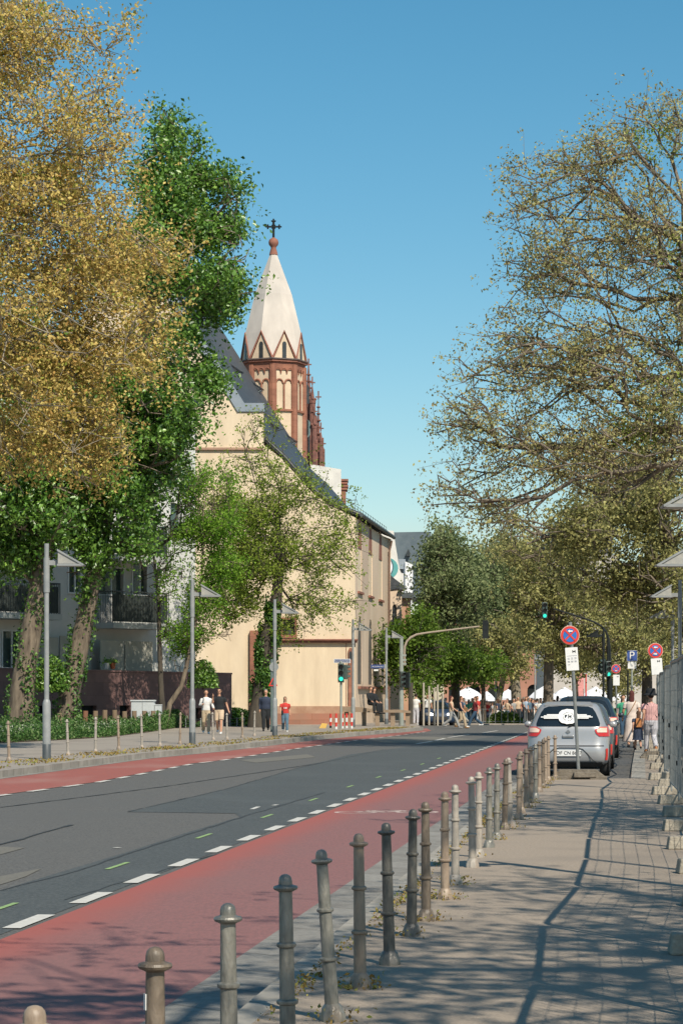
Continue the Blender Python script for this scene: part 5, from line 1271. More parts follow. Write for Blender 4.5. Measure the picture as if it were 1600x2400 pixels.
def paper_plate(root,c,w_,h_,tilt=0,big=True,y=-.04):
    s=empty('notice_plate',(c[0],y,c[1]),0); s.parent=root; s.rotation_euler=(0,R(tilt),0)
    m_=MB(); m_.box((0,0,0),(w_,.012,h_)); m_.build('plate',m_wht,s)
    gk=mat('print_grey',(.32,.33,.36),rough=.7)
    # removal truck symbol: two blocks with a bar
    m_=MB(); x0=w_*.19; z0=h_*.32
    for sx in (-1,1): m_.box((x0+sx*w_*.10,-.008,z0),(w_*.05,.003,h_*.12))
    m_.box((x0,-.008,z0),(w_*.18,.003,h_*.045)); m_.build('symbol',m_blk,s)
    if big:
        m_=MB()
        m_.box((0,-.008,h_*.14),(w_*.8,.003,h_*.018))
        for j,zz in enumerate((.05,.0,-.09,-.13,-.24)):
            for i in range(3 if j<4 else 1):
                m_.box((-w_*.27+i*w_*.27,-.008,h_*zz),(w_*.17,.003,h_*.022))
        m_.build('print_lines',gk,s)
    return s
def mobile_foot(root,w_=.0,m_f=None,s=1.0):
    m_=MB(); m_.prism([Vector((x,0,z)) for x,z in [(-.52,.02),(-.47,.10),(-.36,.19),(.36,.19),(.47,.10),(.56,.03),(.56,0),(-.52,0)]],(0,-.14,0),(0,.14,0)); m_.build('rubber_foot',m_f,root,bevel=.02)
    m_=MB()
    for sx in (-.38,.38): m_.box((sx,-.18,.03),(.34,.12,.07))
    m_.box((.12,-.2,.09),(.44,.12,.10)); m_.build('foot_plate',m_f,root,bevel=.012)
m_foot=mat('recycled_rubber_foot',(.13,.11,.085),(.21,.18,.14),scale=9,rough=.95,bump=.5)
# first no-stopping sign, leaning
p=G(1353,1826,0.0); k_=p.y/F
r_=empty('no_stopping_sign',(p.x,p.y,0),0,'leaning round no-stopping sign with notice plate in front of the silver car','traffic sign')
H0=1826
def sx(x,y): return ((x-1353)*k_,0,(H0-y)*k_)
m_=MB(); m_.tube([sx(1355,1815),sx(1346,1640),sx(1338,1500),sx(1335,1458)],.033,8); m_.build('post',m_galv,r_,smooth=True)
a_=sx(1334,1489); nostop(r_,(a_[0],a_[2]),22.5*k_,[(.43,1)])
a_=sx(1339,1544.5); paper_plate(r_,(a_[0],a_[2]),29*k_,54*k_,-4)
mobile_foot(r_,m_f=m_foot)
# second, further right
dd=63.; k_=dd/F; b0=HOR+EYE/k_
r_=empty('no_stopping_sign',((1546-800)*k_,dd,0),0,'round no-stopping sign with two arrows and white plate beside the mesh fence','traffic sign')
def sx(x,y): return ((x-1546)*k_,0,(b0-y)*k_)
m_=MB(); m_.tube([(0,0,0),sx(1540,1580),sx(1533,1507)],.03,8); m_.build('post',m_galv,r_,smooth=True)
a_=sx(1534,1525); nostop(r_,(a_[0],a_[2]),18*k_,[(.43,1),(-.43,-1)])
a_=sx(1537.5,1562); paper_plate(r_,(a_[0],a_[2]),26*k_,38*k_,-4,big=False); mobile_foot(r_,m_f=m_foot)
dd=92.; k_=dd/F; b0=HOR+EYE/k_
r_=empty('no_stopping_sign',((1446-800)*k_,dd,0),0,'smallest round no-stopping sign above the roofs of the parked cars','traffic sign')
def sx(x,y): return ((x-1446)*k_,0,(b0-y)*k_)
m_=MB(); m_.tube([(0,0,0),sx(1441,1557)],.03,8); m_.build('post',m_galv,r_,smooth=True)
a_=sx(1442,1567.5); nostop(r_,(a_[0],a_[2]),11*k_,[(-.43,1)])
a_=sx(1443,1594); paper_plate(r_,(a_[0],a_[2]),15*k_,25*k_,0,big=False); mobile_foot(r_,m_f=m_foot)
dd=104.; k_=dd/F; b0=HOR+EYE/k_
r_=empty('parking_sign',((1479.5-800)*k_,dd,0),0,'square blue parking sign with white letter P and a small plate below','traffic sign')
m_=MB(); m_.tube([(0,0,0),(0,0,(b0-1524)*k_)],.045,8); m_.build('post',m_postg,r_,smooth=True)
m_=MB(); m_.box((0,-.07,(b0-1537)*k_),(24.5*k_,.015,25.5*k_)); m_.build('plate_border',m_wht,r_)
m_=MB(); m_.box((0,-.082,(b0-1537)*k_),(23*k_,.01,24*k_)); m_.build('blue_plate',m_bl,r_)
text_mesh('letter',"P",.47,m_wht,r_,(-.01,-.092,(b0-1537)*k_),ext=.003)
m_=MB(); m_.box((0,-.07,(b0-1559)*k_),(20*k_,.012,16*k_)); m_.build('small_plate',m_wht,r_)
# grey back of a round sign and back of a triangular sign by the ivy tree
dd=104; k_=dd/F; b0=HOR+(EYE-.07)/k_
r_=empty('traffic_sign',((637-800)*k_,dd,.07),0,'post with the grey backs of a round and a triangular sign behind the third lamp','traffic sign')
m_=MB(); m_.tube([(0,0,0),(0,0,(b0-1545)*k_)],.06,8); m_.build('post',mat('dark_green_post',(.10,.14,.13),(.14,.18,.17),scale=3),r_,smooth=True)
flat_disc(16*k_*.68,((642-637)*k_,(b0-1563)*k_),-.08).build('round_plate',m_pole,r_); 
m_=MB(); c0=((640-637)*k_,(b0-1602)*k_); m_.prism([Vector((c0[0]+x*k_,0,c0[1]+z*k_)) for x,z in [(-11,-6),(11,-6),(0,14)]],(0,-.09,0),(0,-.08,0)); m_.build('triangle_rim',m_rd,r_)
m_=MB(); m_.prism([Vector((c0[0]+x*k_,0,c0[1]+z*k_)) for x,z in [(-6,-3),(6,-3),(0,9)]],(0,-.10,0),(0,-.092,0)); m_.build('triangle_field',m_sig,r_)
# red and white posts
for i,(x,y0,y1) in enumerate([(774.5,1672,1708),(787.5,1671,1711),(802,1672,1709),(812,1671,1708.5),(824,1671,1709)]):
    dd=F*(EYE-.03)/(y1-HOR); k_=dd/F; h=(y1-y0)*k_
    r_=empty('striped_post',((x-800)*k_,dd,.03),0,f'red and white striped post near the traffic light, {ORD[i]} from the left','post','red and white striped posts')
    m_=MB(); m_.tube([(0,0,-.05),(0,0,h-.02)],.05,10); m_.build('post',m_rd,r_,smooth=True)
    m_=MB(); m_.lathe([(.053,h*.45),(.053,h*.70)],k=10); m_.build('white_band',m_wht,r_)
    m_=MB(); m_.lathe([(.053,.0),(.053,h*.20)],k=10); m_.build('white_band',m_wht if i else m_blk,r_)
p=G(755,1707,.07); m_=MB(); m_.prism([Vector((x,0,z)) for x,z in [(-.16,0),(.17,0),(.24,.22),(-.02,.24)]],(0,-.12,0),(0,.12,0)); o=m_.build('yellow_crate',mat('yellow_plastic',(.65,.42,.10),(.6,.38,.1),scale=3),None,bevel=.01); o.location=p; tag(o,'small yellow plastic box standing on the pavement left of the striped posts','box')

# ------------------------------------------------------------------ cars
def car_paint(n,c,c2=None): return mat(n,c,c2 or tuple(x*.9 for x in c),scale=1.2,rough=.33,metal=.35,coat=.5,spec=.5)
m_glass=mat('car_glass',(.008,.012,.016),(.012,.018,.022),scale=2,rough=.06,spec=.8)
m_tyre=mat('tyre',(.02,.02,.02),(.035,.035,.035),scale=9,rough=.85)
m_rim=mat('alloy_rim',(.35,.36,.37),(.25,.26,.27),scale=5,rough=.35,metal=.7)
m_tail=mat('tail_light_red',(.55,.03,.02),(.45,.02,.015),scale=6,rough=.2,coat=.6)
m_tailc=mat('tail_light_clear',(.75,.62,.50),(.70,.45,.33),scale=9,rough=.2,coat=.6)
def make_car(name,label,loc_,rz,paint,W=1.665,L=3.85,Hh=1.50,s=1.0,group='cars parked along the kerb',hero=False,front_first=False):
    r_=empty(name,loc_,rz,label,'car',group); hw=W/2
    # shell rows: z, half width, rear y, front y, corner radius
    rows=[(.20,hw*.90,.16,L-.18,.22),(.26,hw*.965,.05,L-.06,.24),(.40,hw*.985,.00,L,.26),(.56,hw*.99,.0,L-.01,.28),(.62,hw*.985,.035,L-.02,.28),(.78,hw,.07,L-.08,.28),(.90,hw*.985,.08,L-.22,.28),(.98,hw*.955,.10,L-.75,.26),(1.04,hw*.90,.14,L-1.05,.24),(1.20,hw*.835,.24,L-1.38,.24),(1.34,hw*.765,.34,L-1.62,.24),(1.43,hw*.70,.40,L-1.78,.22),(1.475,hw*.62,.52,L-1.95,.2),(1.50,hw*.40,.75,L-2.2,.2)]
    kz=Hh/1.5; nr,nc,ns,nf=8,6,16,8
    def outline(row):
        z,w_,y0,y1,rc=row; pts=[]
        for i in range(nr): pts.append((w_-rc)*i/nr+0j if False else ((w_-rc)*i/nr, y0-.035*math.cos(PI/2*i/nr)*0))
        for i in range(nc): t=PI/2*i/nc; pts.append((w_-rc+rc*math.sin(t), y0+rc-rc*math.cos(t)))
        for i in range(ns+1): pts.append((w_, y0+rc+(y1-y0-2*rc)*i/ns))
        for i in range(1,nc+1): t=PI/2*i/nc; pts.append((w_-rc+rc*math.cos(t), y1-rc+rc*math.sin(t)))
        for i in range(1,nf+1): pts.append(((w_-rc)*(1-i/nf), y1))
        return pts
    half=len(outline(rows[0]))
    def surf(j,i,sg=1,off=0):
        x,y=outline(rows[j])[i]; return Vector((sg*x,y,rows[j][0]*kz))
    m_=MB(); vs=[]; fs=[]; n=2*half-2
    for row in rows:
        o=outline(row); ring=[(x,y,row[0]*kz) for x,y in o]+[(-x,y,row[0]*kz) for x,y in o[-2:0:-1]]; vs+=ring
    for j in range(len(rows)-1):
        for i in range(n): a_=j*n+i; b_=j*n+(i+1)%n; fs.append((a_,b_,b_+n,a_+n))
    fs.append(tuple((len(rows)-1)*n+i for i in range(n))); fs.append(tuple(reversed(range(n))))
    m_.add(vs,fs); b=m_.build('body',paint,r_,smooth=False); b.data.shade_smooth()
    sb=b.modifiers.new('s','SUBSURF'); sb.levels=1; sb.render_levels=1
    # surface patch helper: interpolates rows by z and outline index by t
    def SP(z,t,sg=1,off=.006):
        z0=z/kz
        for j in range(len(rows)-1):
            if rows[j][0]<=z0<=rows[j+1][0]: break
        f=(z0-rows[j][0])/(rows[j+1][0]-rows[j][0])
        def P_(jj,tt):
            o=outline(rows[jj]); i=int(min(max(tt,0),half-1.001)); g=tt-i
            return Vector((o[i][0]*(1-g)+o[i+1][0]*g,o[i][1]*(1-g)+o[i+1][1]*g,rows[jj][0]*kz))
        p=P_(j,t)*(1-f)+P_(j+1,t)*f
        du=P_(j,min(t+.3,half-1.01))-P_(j,max(t-.3,0)); dz=P_(j+1,t)-P_(j,t); nn=du.cross(dz).normalized()
        p=p+nn*off; return Vector((p.x*sg,p.y,p.z))
    def patch(name_,zt,m_p,parent,sg=1,off=.008,nu=8,nv=4):
        """zt: list of (z, t0, t1) rows"""
        q=MB(); vs=[]
        for (z,t0,t1) in zt:
            for i in range(nu+1): vs.append(SP(z,t0+(t1-t0)*i/nu,sg,off))
        q.add(vs,[(a*(nu+1)+i,a*(nu+1)+i+1,(a+1)*(nu+1)+i+1,(a+1)*(nu+1)+i) for a in range(len(zt)-1) for i in range(nu)])
        o=q.build(name_,m_p,parent); o.data.shade_smooth(); return o
    def patch2(name_,zt,m_p,parent,off=.008,nu=8):
        q=MB(); vs=[]
        for (z,t1) in zt:
            row=[SP(z,t1*i/nu,-1,off) for i in range(nu,0,-1)]+[SP(z,t1*i/nu,1,off) for i in range(0,nu+1)]
            vs+=row
        nn=2*nu
        q.add(vs,[(a*(nn+1)+i,a*(nn+1)+i+1,(a+1)*(nn+1)+i+1,(a+1)*(nn+1)+i) for a in range(len(zt)-1) for i in range(nn)])
        o=q.build(name_,m_p,parent); o.data.shade_smooth(); return o
    rw=patch2('rear_window',[(1.0*kz,9.6),(1.05*kz,10.2),(1.15*kz,10.2),(1.28*kz,10.0),(1.36*kz,9.6),(1.395*kz,8.3)],m_glass,r_,off=.013)
    for sg in (-1,1):
        for t0,t1 in ((15.2,19.4),(19.9,24.2),(24.6,27.5)):
            patch('side_window',[(1.0*kz,t0,t1+.0),(1.12*kz,t0+.3,t1-.1),(1.25*kz,t0+.6,t1-.5),(1.36*kz,t0+1.0,t1-.9)],m_glass,r_,sg,off=.012)
        tl=patch('tail_light',[(.80*kz,9.0,14.4),(.86*kz,8.2,14.5),(.93*kz,7.9,14.5),(.985*kz,9.6,14.4)],m_tail,r_,sg,off=.016)
        patch('clear_lens',[(.88*kz,8.6,11.6),(.93*kz,8.4,11.8),(.97*kz,9.6,12.0)],m_tailc,tl,sg,off=.022)
        patch('reflector',[(.33*kz,11.0,12.2),(.42*kz,11.2,12.2),(.56*kz,11.2,12.2)],m_tail,r_,sg,off=.014)
        patch('side_trim',[(.23*kz,15,29),(.30*kz,15,29)],m_tyre,r_,sg,off=.012)
        m_=MB(); m_.sphere((0,0,0),.095,8,sx=.9,sy=.6,sz=.75); mr=m_.build('mirror',m_glass if False else paint,r_,smooth=True); mr.location=(sg*(hw+.06),L-1.55,1.02*kz)
    def patch_front(name_,zt,m_p,t1=half-1.01,off=.012,nu=8):
        q=MB(); vs=[]
        for (z,t0) in zt:
            a_=[t0+(t1-t0)*i/nu for i in range(nu+1)]
            vs+=[SP(z,t,1,off) for t in a_]+[SP(z,t,-1,off) for t in reversed(a_[:-1])]
        nn=2*nu
        q.add(vs,[(a*(nn+1)+i,a*(nn+1)+i+1,(a+1)*(nn+1)+i+1,(a+1)*(nn+1)+i) for a in range(len(zt)-1) for i in range(nn)])
        o=q.build(name_,m_p,r_); o.data.shade_smooth(); return o
    patch_front('windshield',[(1.01*kz,34.5),(1.12*kz,34.0),(1.25*kz,33.5),(1.40*kz,33.2)],m_glass)
    patch_front('grille',[(.40*kz,38.5),(.58*kz,38.5)],m_tyre)
    for sg in (-1,1): patch('headlight',[(.64*kz,33.2,38.5),(.72*kz,32.6,39.0),(.80*kz,32.6,37.5)],m_rim,r_,sg,off=.014)
    # tailgate lines
    patch2('bumper_shadow_line',[(.60*kz,10.6),(.618*kz,10.6)],m_tyre,r_,off=.010)
    patch2('lower_bumper',[(.20*kz,9.5),(.25*kz,10.4),(.29*kz,9.9)],m_tyre,r_,off=.014)
    q=MB()
    # curved crease either side of the plate
    cre=[(-.62,.27),(-.50,.33),(-.40,.45),(-.30,.545),(-.18,.575),(.18,.575),(.30,.545),(.40,.45),(.50,.33),(.62,.27)]
    q.tube([Vector((x,-.004,z*kz)) for x,z in cre],.009,5); q.build('bumper_crease',m_tyre,r_)
    q=MB(); q.box((0,-.012,.47*kz),(.53,.012,.125)); pl=q.build('number_plate',m_wht,r_)
    q=MB(); q.box((-.247,-.021,.47*kz),(.036,.006,.115)); q.build('plate_band',m_bl,pl)
    if hero: text_mesh('plate_lettering','OF CN 8607',.098,m_blk,pl,(.02,-.021,.468*kz),ext=.002)
    # wiper, handle, spoiler lip, antenna
    q=MB(); q.tube([Vector((0,.07,1.0*kz)),Vector((.1,.10,1.03*kz)),Vector((.20,.105,1.0*kz))],.012,5); q.build('wiper',m_blk,r_)
    q=MB(); q.box((-.0,.055,.80*kz),(.24,.04,.065)); q.build('handle_recess',m_rim,r_,bevel=.015)
    q=MB(); q.prism([Vector((x,.0,z)) for x,z in [(-.05,.89*kz),(0,.855*kz),(.05,.89*kz),(0,.94*kz)]],(0,.06,0),(0,.07,0)); q.build('badge',m_rim,r_)
    q=MB(); q.prism([Vector((x,.36+abs(x)*.10,1.415*kz)) for x in (-.50,-.25,0,.25,.50)]+[Vector((x,.62,1.475*kz)) for x in (.45,0,-.45)],(0,0,0),(0,0,.02)); q.build('spoiler',paint,r_)
    q=MB(); q.box((0,.395,1.372*kz),(.30,.02,.022)); q.build('brake_light',mat('dull_red',(.18,.06,.05),rough=.3),r_)
    q=MB(); q.tube([Vector((-.02,.75,1.49*kz)),Vector((-.02,.62,1.49*kz+.20))],.006,4); q.build('antenna',m_blk,r_)
    for sg in (-1,1):
        for yy in (.62,L-.72):
            w=empty('wheel',(sg*(hw-.11),yy,.29)); w.parent=r_
            q=MB(); q.lathe([(.19,-.095),(.28,-.095),(.298,-.07),(.298,.07),(.28,.095),(.19,.095)],k=20); q.v=[(z,x,y) for x,y,z in q.v]; q.build('tyre',m_tyre,w,smooth=True)
            q=MB(); q.lathe([(.02,sg*.07),(.19,sg*.075),(.192,-sg*.06)],k=16); q.v=[(z,x,y) for x,y,z in q.v]; q.build('rim',m_rim,w,smooth=True)
            # dark arch
            q=MB(); q.lathe([(.34,-.01),(.34,.012)],k=20); q.v=[(hw*.99*sg+z*sg-0,yy+x,.31+y) for x,y,z in q.v if True]; q.v=q.v; q.build('wheel_arch',m_tyre,r_)
    if hero:
        # white vinyl emblem across the rear window: a round badge with stepped wings
        q=MB()
        def onw(x,z,off=.03):
            y=.07+ (z/kz-.98)*.66
            return Vector((x,y-off,z))
        zc_=1.20*kz
        def quad(x0,x1,z0,z1,o=.03): q.add([onw(x0,z0,o),onw(x1,z0,o),onw(x1,z1,o),onw(x0,z1,o)],[(0,1,2,3)])
        for k,(xa,zz) in enumerate([(-.50,.012),(-.56,-.012),(-.50,-.036),(-.44,.036)]): quad(xa,-.17,zc_+zz-.009,zc_+zz+.009)
        q.build('emblem_wing',m_wht,r_); q=MB()
        for k,(xa,zz) in enumerate([(.38,.036),(.46,.012),(.50,-.010),(.42,-.034)]): quad(.17,xa,zc_+zz-.009,zc_+zz+.009)
        em=q.build('emblem_wing',m_wht,r_)
        q=MB(); k=26; vs=[onw(0,zc_,.032)]
        for i in range(k): t=2*PI*i/k; rr=(1+.05*(i%2)); vs.append(onw(.225*rr*math.cos(t)*(1 if abs(math.cos(t))<.8 else .9),zc_+.150*rr*math.sin(t),.032))
        q.add(vs,[(0,1+i,1+(i+1)%k) for i in range(k)]); q.build('emblem_disc',m_wht,em)
        q=MB(); 
        for i in range(20):
            t=2*PI*i/20; a_=.115; b_=.09; t2=t+.17
            if i%5==4: continue
            q.add([onw(a_*math.cos(t),zc_+b_*math.sin(t),.036),onw(a_*math.cos(t2),zc_+b_*math.sin(t2),.036),onw((a_-.016)*math.cos(t2),zc_+(b_-.014)*math.sin(t2),.036),onw((a_-.016)*math.cos(t),zc_+(b_-.014)*math.sin(t),.036)],[(0,1,2,3)])
        for (x0,x1,z0,z1) in [(-.07,-.05,-.03,.035),(-.05,-.02,.015,.035),(-.05,-.03,-.005,.01),(.0,.02,-.04,.045),(.02,.045,-.01,.01),(.045,.065,-.04,.03)]:
            q.add([onw(x0,zc_+z0,.037),onw(x1,zc_+z0,.037),onw(x1,zc_+z1,.037),onw(x0,zc_+z1,.037)],[(0,1,2,3)])
        q.build('emblem_marks',m_glass,em)
    r_.scale=(s,s,s)
    return r_
ang=-math.atan(.118)
pd=51.2
make_car('parked_car','silver hatchback with white winged emblem on its rear window, nearest in the row',((1330-800)*pd/F,pd,Z_R+.006),ang,car_paint('silver_paint',(.385,.39,.395)),W=1.69,s=1.03,Hh=1.54,hero=True)
x2=(1330-800)*pd/F
make_car('parked_car','dark grey car with red tail light parked right ahead of the silver hatchback',(x2+.118*5.0+.06,pd+4.9,Z_R+.006),ang,car_paint('dark_grey_paint',(.10,.115,.12)),W=1.72,Hh=1.56)
make_car('parked_car','dark blue estate-like car parked ahead of the dark grey one',(x2+.118*14.5+.08,pd+14.5,Z_R+.006),ang,car_paint('dark_blue_paint',(.03,.045,.06)),W=1.86,Hh=1.70,L=4.6)
make_car('parked_car','black car mostly hidden behind the dark blue car',(x2+.118*22-.1,pd+22,Z_R+.006),ang,car_paint('black_paint_and_shade',(.02,.022,.025)),W=1.8,Hh=1.5,L=4.3)
q_=G(1022,1702,-.01)
make_car('parked_car','dark blue car standing beyond the crossing behind the thin tree stakes',(q_.x,q_.y+12.5,-.16),R(188)+0,mat('navy_matte_paint',(.02,.04,.08),(.018,.036,.07),scale=2,rough=.55,spec=.3),W=1.8,L=4.0,Hh=1.5,group='cars beyond the crossing')
p=Q(1012,1690,133)
# ------------------------------------------------------------------ railing, stakes, parasols and the red building
r_=empty('plaza_railing',(fx(1165,142),142,-.02),0,'thin grey baluster railing along the far side of the crossing','railing')
m_=MB(); x0=fx(1030,142)-fx(1165,142); x1=fx(1420,142)-fx(1165,142); n_=int((x1-x0)/.36)
for k in range(n_+1): x=x0+(x1-x0)*k/n_; m_.tube([(x,0,0),(x,0,.86)],.022,5)
m_.build('balusters',m_galv,r_)
m_=MB(); m_.tube([(x0,0,.84),(x1,0,.84)],.018,5); m_.tube([(x0,0,.12),(x1,0,.12)],.015,5); m_.build('rails',m_galv,r_)
m_stake=mat('pale_stake',(.44,.39,.31),(.34,.30,.24),scale=4,rough=.9)
for i,(x,y0,y1,d,c) in enumerate([(992,1600,1700,134,1),(1005,1608,1695,136,0),(1017,1612,1695,136,0),(1025,1605,1700,134,1),(1037,1625,1696,135,0),(962,1600,1703,132,2)]):
    z0=0; z1_=EYE+(HOR-y0)*d/F
    m_=MB(); m_.tube([(0,0,-.05),(0,0,z1_)],.055 if c<2 else .13,8); o=m_.build('tree_stake' if c<2 else 'stone_pillar',m_stake if c<2 else m_barkd); o.location=(fx(x,d),d,0)
    tag(o,f'pale wooden tree stake at the crossing, {ORD[i]} from the left' if c<2 else 'dark narrow pillar right of the curved mast foot','stake' if c<2 else 'pillar','wooden tree stakes at the crossing' if c<2 else None)
DB=300.
m_redb=mat('red_building_stone',(.40,.20,.135),(.30,.145,.10),scale=.35,rough=.9,c3=(.46,.25,.17),scale2=.1)
rb_=empty('red_arcade_building',(fx(1290,DB),DB,0),0,'long red sandstone building with dark round arches behind the plaza trees','building')
W0,W1=fx(1040,DB),fx(1445,DB); zt_=fz(1462,DB); 
hl=[]
for x in range(1065,1440,46): hl.append(arch(fx(x,DB),fz(1690,DB)+.2,1.5,fz(1608,DB)-fz(1690,DB),False,5))
for x in range(1078,1440,46): hl.append(arch(fx(x,DB),fz(1560,DB),.8,2.2,False,4))
wall('wall',m_redb,Vector((-fx(1290,DB),0,0)),(1,0,0),[(W0,-2),(W1,-2),(W1,zt_),(W0,zt_)],hl,rb_,depth=.5,pane_mat=m_blk,pane_name='arch_opening')
m_=MB(); m_.prism([Vector((x-fx(1290,DB),0,z)) for x,z in [(W0-.4,zt_),(W1+.4,zt_),(W1-1,zt_+4),(W0+1,zt_+4)]],(0,.2,0),(0,9,0)); m_.build('roof',m_slate,rb_)
# grey steep roofs seen through the right-hand trees
DH=235.
rh=empty('old_tower_house',(fx(1340,DH),DH,0),0,'pale building with steep slate roofs glimpsed through the plane trees','building')
cxh=fx(1340,DH)
m_=MB(); m_.prism([Vector((fx(x,DH)-cxh,0,fz(y,DH))) for x,y in [(1275,1300),(1450,1300),(1450,1660),(1275,1660)]],(0,0,0),(0,10,0)); m_.build('wall',mat('pale_stone',(.50,.46,.42),(.42,.39,.35),scale=.6),rh)
m_=MB(); m_.prism([Vector((fx(x,DH)-cxh,0,fz(y,DH))) for x,y in [(1270,1300),(1345,1300),(1335,1225),(1305,1225)]],(0,-.2,0),(0,9,0)); m_.build('roof',m_slate,rh)
m_=MB(); m_.lathe([(1.1,fz(1300,DH)),(1.15,fz(1190,DH)),(.05,fz(1115,DH))],(fx(1412,DH)-cxh,2,0),4); m_.build('turret',m_slate,rh)
m_=MB(); m_.prism([Vector((fx(x,DH)-cxh,0,fz(y,DH))) for x,y in [(1352,1300),(1380,1300),(1372,1230),(1358,1230)]],(0,-.6,0),(0,2,0)); m_.build('gable',MATS['pale_stone'],rh)
rp=empty('pale_street_house',(fx(1530,260),260,0),0,'pale stone house at the far end of the right pavement behind the trees','building')
wall('wall',MATS['pale_stone'],Vector((-fx(1530,260),0,0)),(1,0,0),[(fx(1450,260),-1.5),(fx(1680,260),-1.5),(fx(1680,260),fz(1440,260)),(fx(1450,260),fz(1440,260))],[[(fx(x,260),fz(y+22,260)),(fx(x+12,260),fz(y+22,260)),(fx(x+12,260),fz(y,260)),(fx(x,260),fz(y,260))] for x in range(1462,1660,26) for y in (1475,1530,1585)],rp,depth=.3,pane_mat=m_win)
m_=MB(); m_.prism([Vector((fx(x,260)-fx(1530,260),0,fz(y,260))) for x,y in [(1446,1440),(1684,1440),(1660,1390),(1470,1390)]],(0,.1,0),(0,9,0)); m_.build('roof',m_slate,rp)
m_pars=mat('parasol_canvas',(.80,.80,.82),(.74,.74,.77),scale=2,rough=.85)
for i,(x,y0,y1,hw_,d) in enumerate([(1096,1607,1635,34,195),(1190,1613,1633,24,215),(1272,1606,1634,30,195),(1322,1608,1634,28,200),(1395,1606,1634,32,190),(1430,1608,1634,30,200),(1140,1618,1636,16,220)]):
    zt_=EYE+(HOR-y0)*d/F; zb_=EYE+(HOR-y1)*d/F; w_=hw_*d/F
    r_=empty('parasol',(fx(x,d),d,zf(d)),random.random(),f'large white market parasol on the plaza, {ORD[[0,2,3,4,5,6,1][i]]} from the left','parasol','white parasols on the plaza')
    w_*=1.25; zt_-=.15; m_=MB(); m_.lathe([(w_,zb_-.28-zf(d)),(w_*1.01,zb_-.08-zf(d)),(w_*.55,(zb_*.42+zt_*.58)-zf(d)),(.12,zt_-zf(d)),(.02,zt_+.06-zf(d))],k=8); m_.build('canopy',m_pars,r_)
    m_=MB(); m_.tube([(0,0,0),(0,0,zb_-zf(d))],.05,6); m_.build('pole',m_pole,r_)

# ------------------------------------------------------------------ people
def skin_mats():
    return {'skin':mat('skin',(.52,.28,.18),(.47,.25,.16),scale=4,rough=.6)}
m_skin=skin_mats()['skin']
def cloth(n,c): return mat('cloth_'+n,c,tuple(x*.75 for x in c),scale=5,rough=.9)
def remesh(mb,name,vox,smooth=2):
    me=mb.mesh(name); o=bpy.data.objects.new('tmp',me); col.objects.link(o)
    m1=o.modifiers.new('r','REMESH'); m1.mode='VOXEL'; m1.voxel_size=vox; m1.use_smooth_shade=True
    if smooth: m2=o.modifiers.new('s','SMOOTH'); m2.factor=.5; m2.iterations=smooth
    dg=bpy.context.evaluated_depsgraph_get(); me2=bpy.data.meshes.new_from_object(o.evaluated_get(dg)); bpy.data.objects.remove(o); me2.name=name; return me2
def tubeE(mb,pts,rx,ry,k=10):
    """vertical-ish loft with elliptical horizontal sections"""
    vs=[]; n=len(pts)
    for i,(x,y,z) in enumerate(pts):
        for j in range(k): t=2*PI*j/k; vs.append((x+rx[i]*math.cos(t),y+ry[i]*math.sin(t),z))
    fs=[(i*k+j,i*k+(j+1)%k,(i+1)*k+(j+1)%k,(i+1)*k+j) for i in range(n-1) for j in range(k)]
    fs+= [tuple(reversed(range(k))),tuple((n-1)*k+j for j in range(k))]
    mb.add(vs,fs)
POSE={
 'stand':dict(lk=((.10,0,.50),(.10,.02,.08)),rk=((-.10,0,.50),(-.10,.02,.08)),le=((.24,.01,1.13),(.25,-.05,.88)),re=((-.24,.01,1.13),(-.25,-.05,.88))),
 'walk': dict(lk=((.09,-.16,.52),(.09,-.22,.09)),rk=((-.09,-.02,.49),(-.09,.30,.16)),le=((.23,.12,1.14),(.25,.06,.90)),re=((-.23,-.08,1.13),(-.24,-.24,.94))),
 'walk2':dict(lk=((.09,.00,.49),(.09,.26,.13)),rk=((-.09,-.14,.52),(-.09,-.18,.09)),le=((.25,-.04,1.13),(.27,-.17,.92)),re=((-.24,.08,1.13),(-.25,.02,.89))),
 'stride':dict(lk=((.09,-.24,.53),(.09,-.40,.12)),rk=((-.09,.06,.49),(-.09,.42,.22)),le=((.23,.14,1.15),(.25,.10,.91)),re=((-.23,-.10,1.13),(-.2,-.28,1.0))),
 'wave': dict(lk=((.09,-.16,.52),(.09,-.22,.09)),rk=((-.09,-.02,.49),(-.09,.30,.16)),le=((.27,.08,1.14),(.36,-.02,.90)),re=((-.25,-.10,1.20),(-.22,-.20,1.42))),
 'hold': dict(lk=((.09,-.12,.51),(.09,-.16,.09)),rk=((-.09,.0,.49),(-.09,.24,.13)),le=((.25,.03,1.14),(.30,-.12,1.00)),re=((-.24,.02,1.13),(-.16,-.20,1.17))),
 'sit':  dict(lk=((.11,-.40,.86),(.12,-.42,.46)),rk=((-.11,-.40,.86),(-.12,-.42,.46)),le=((.24,-.08,1.16),(.16,-.28,1.0)),re=((-.24,-.08,1.16),(-.16,-.28,1.0))),
}
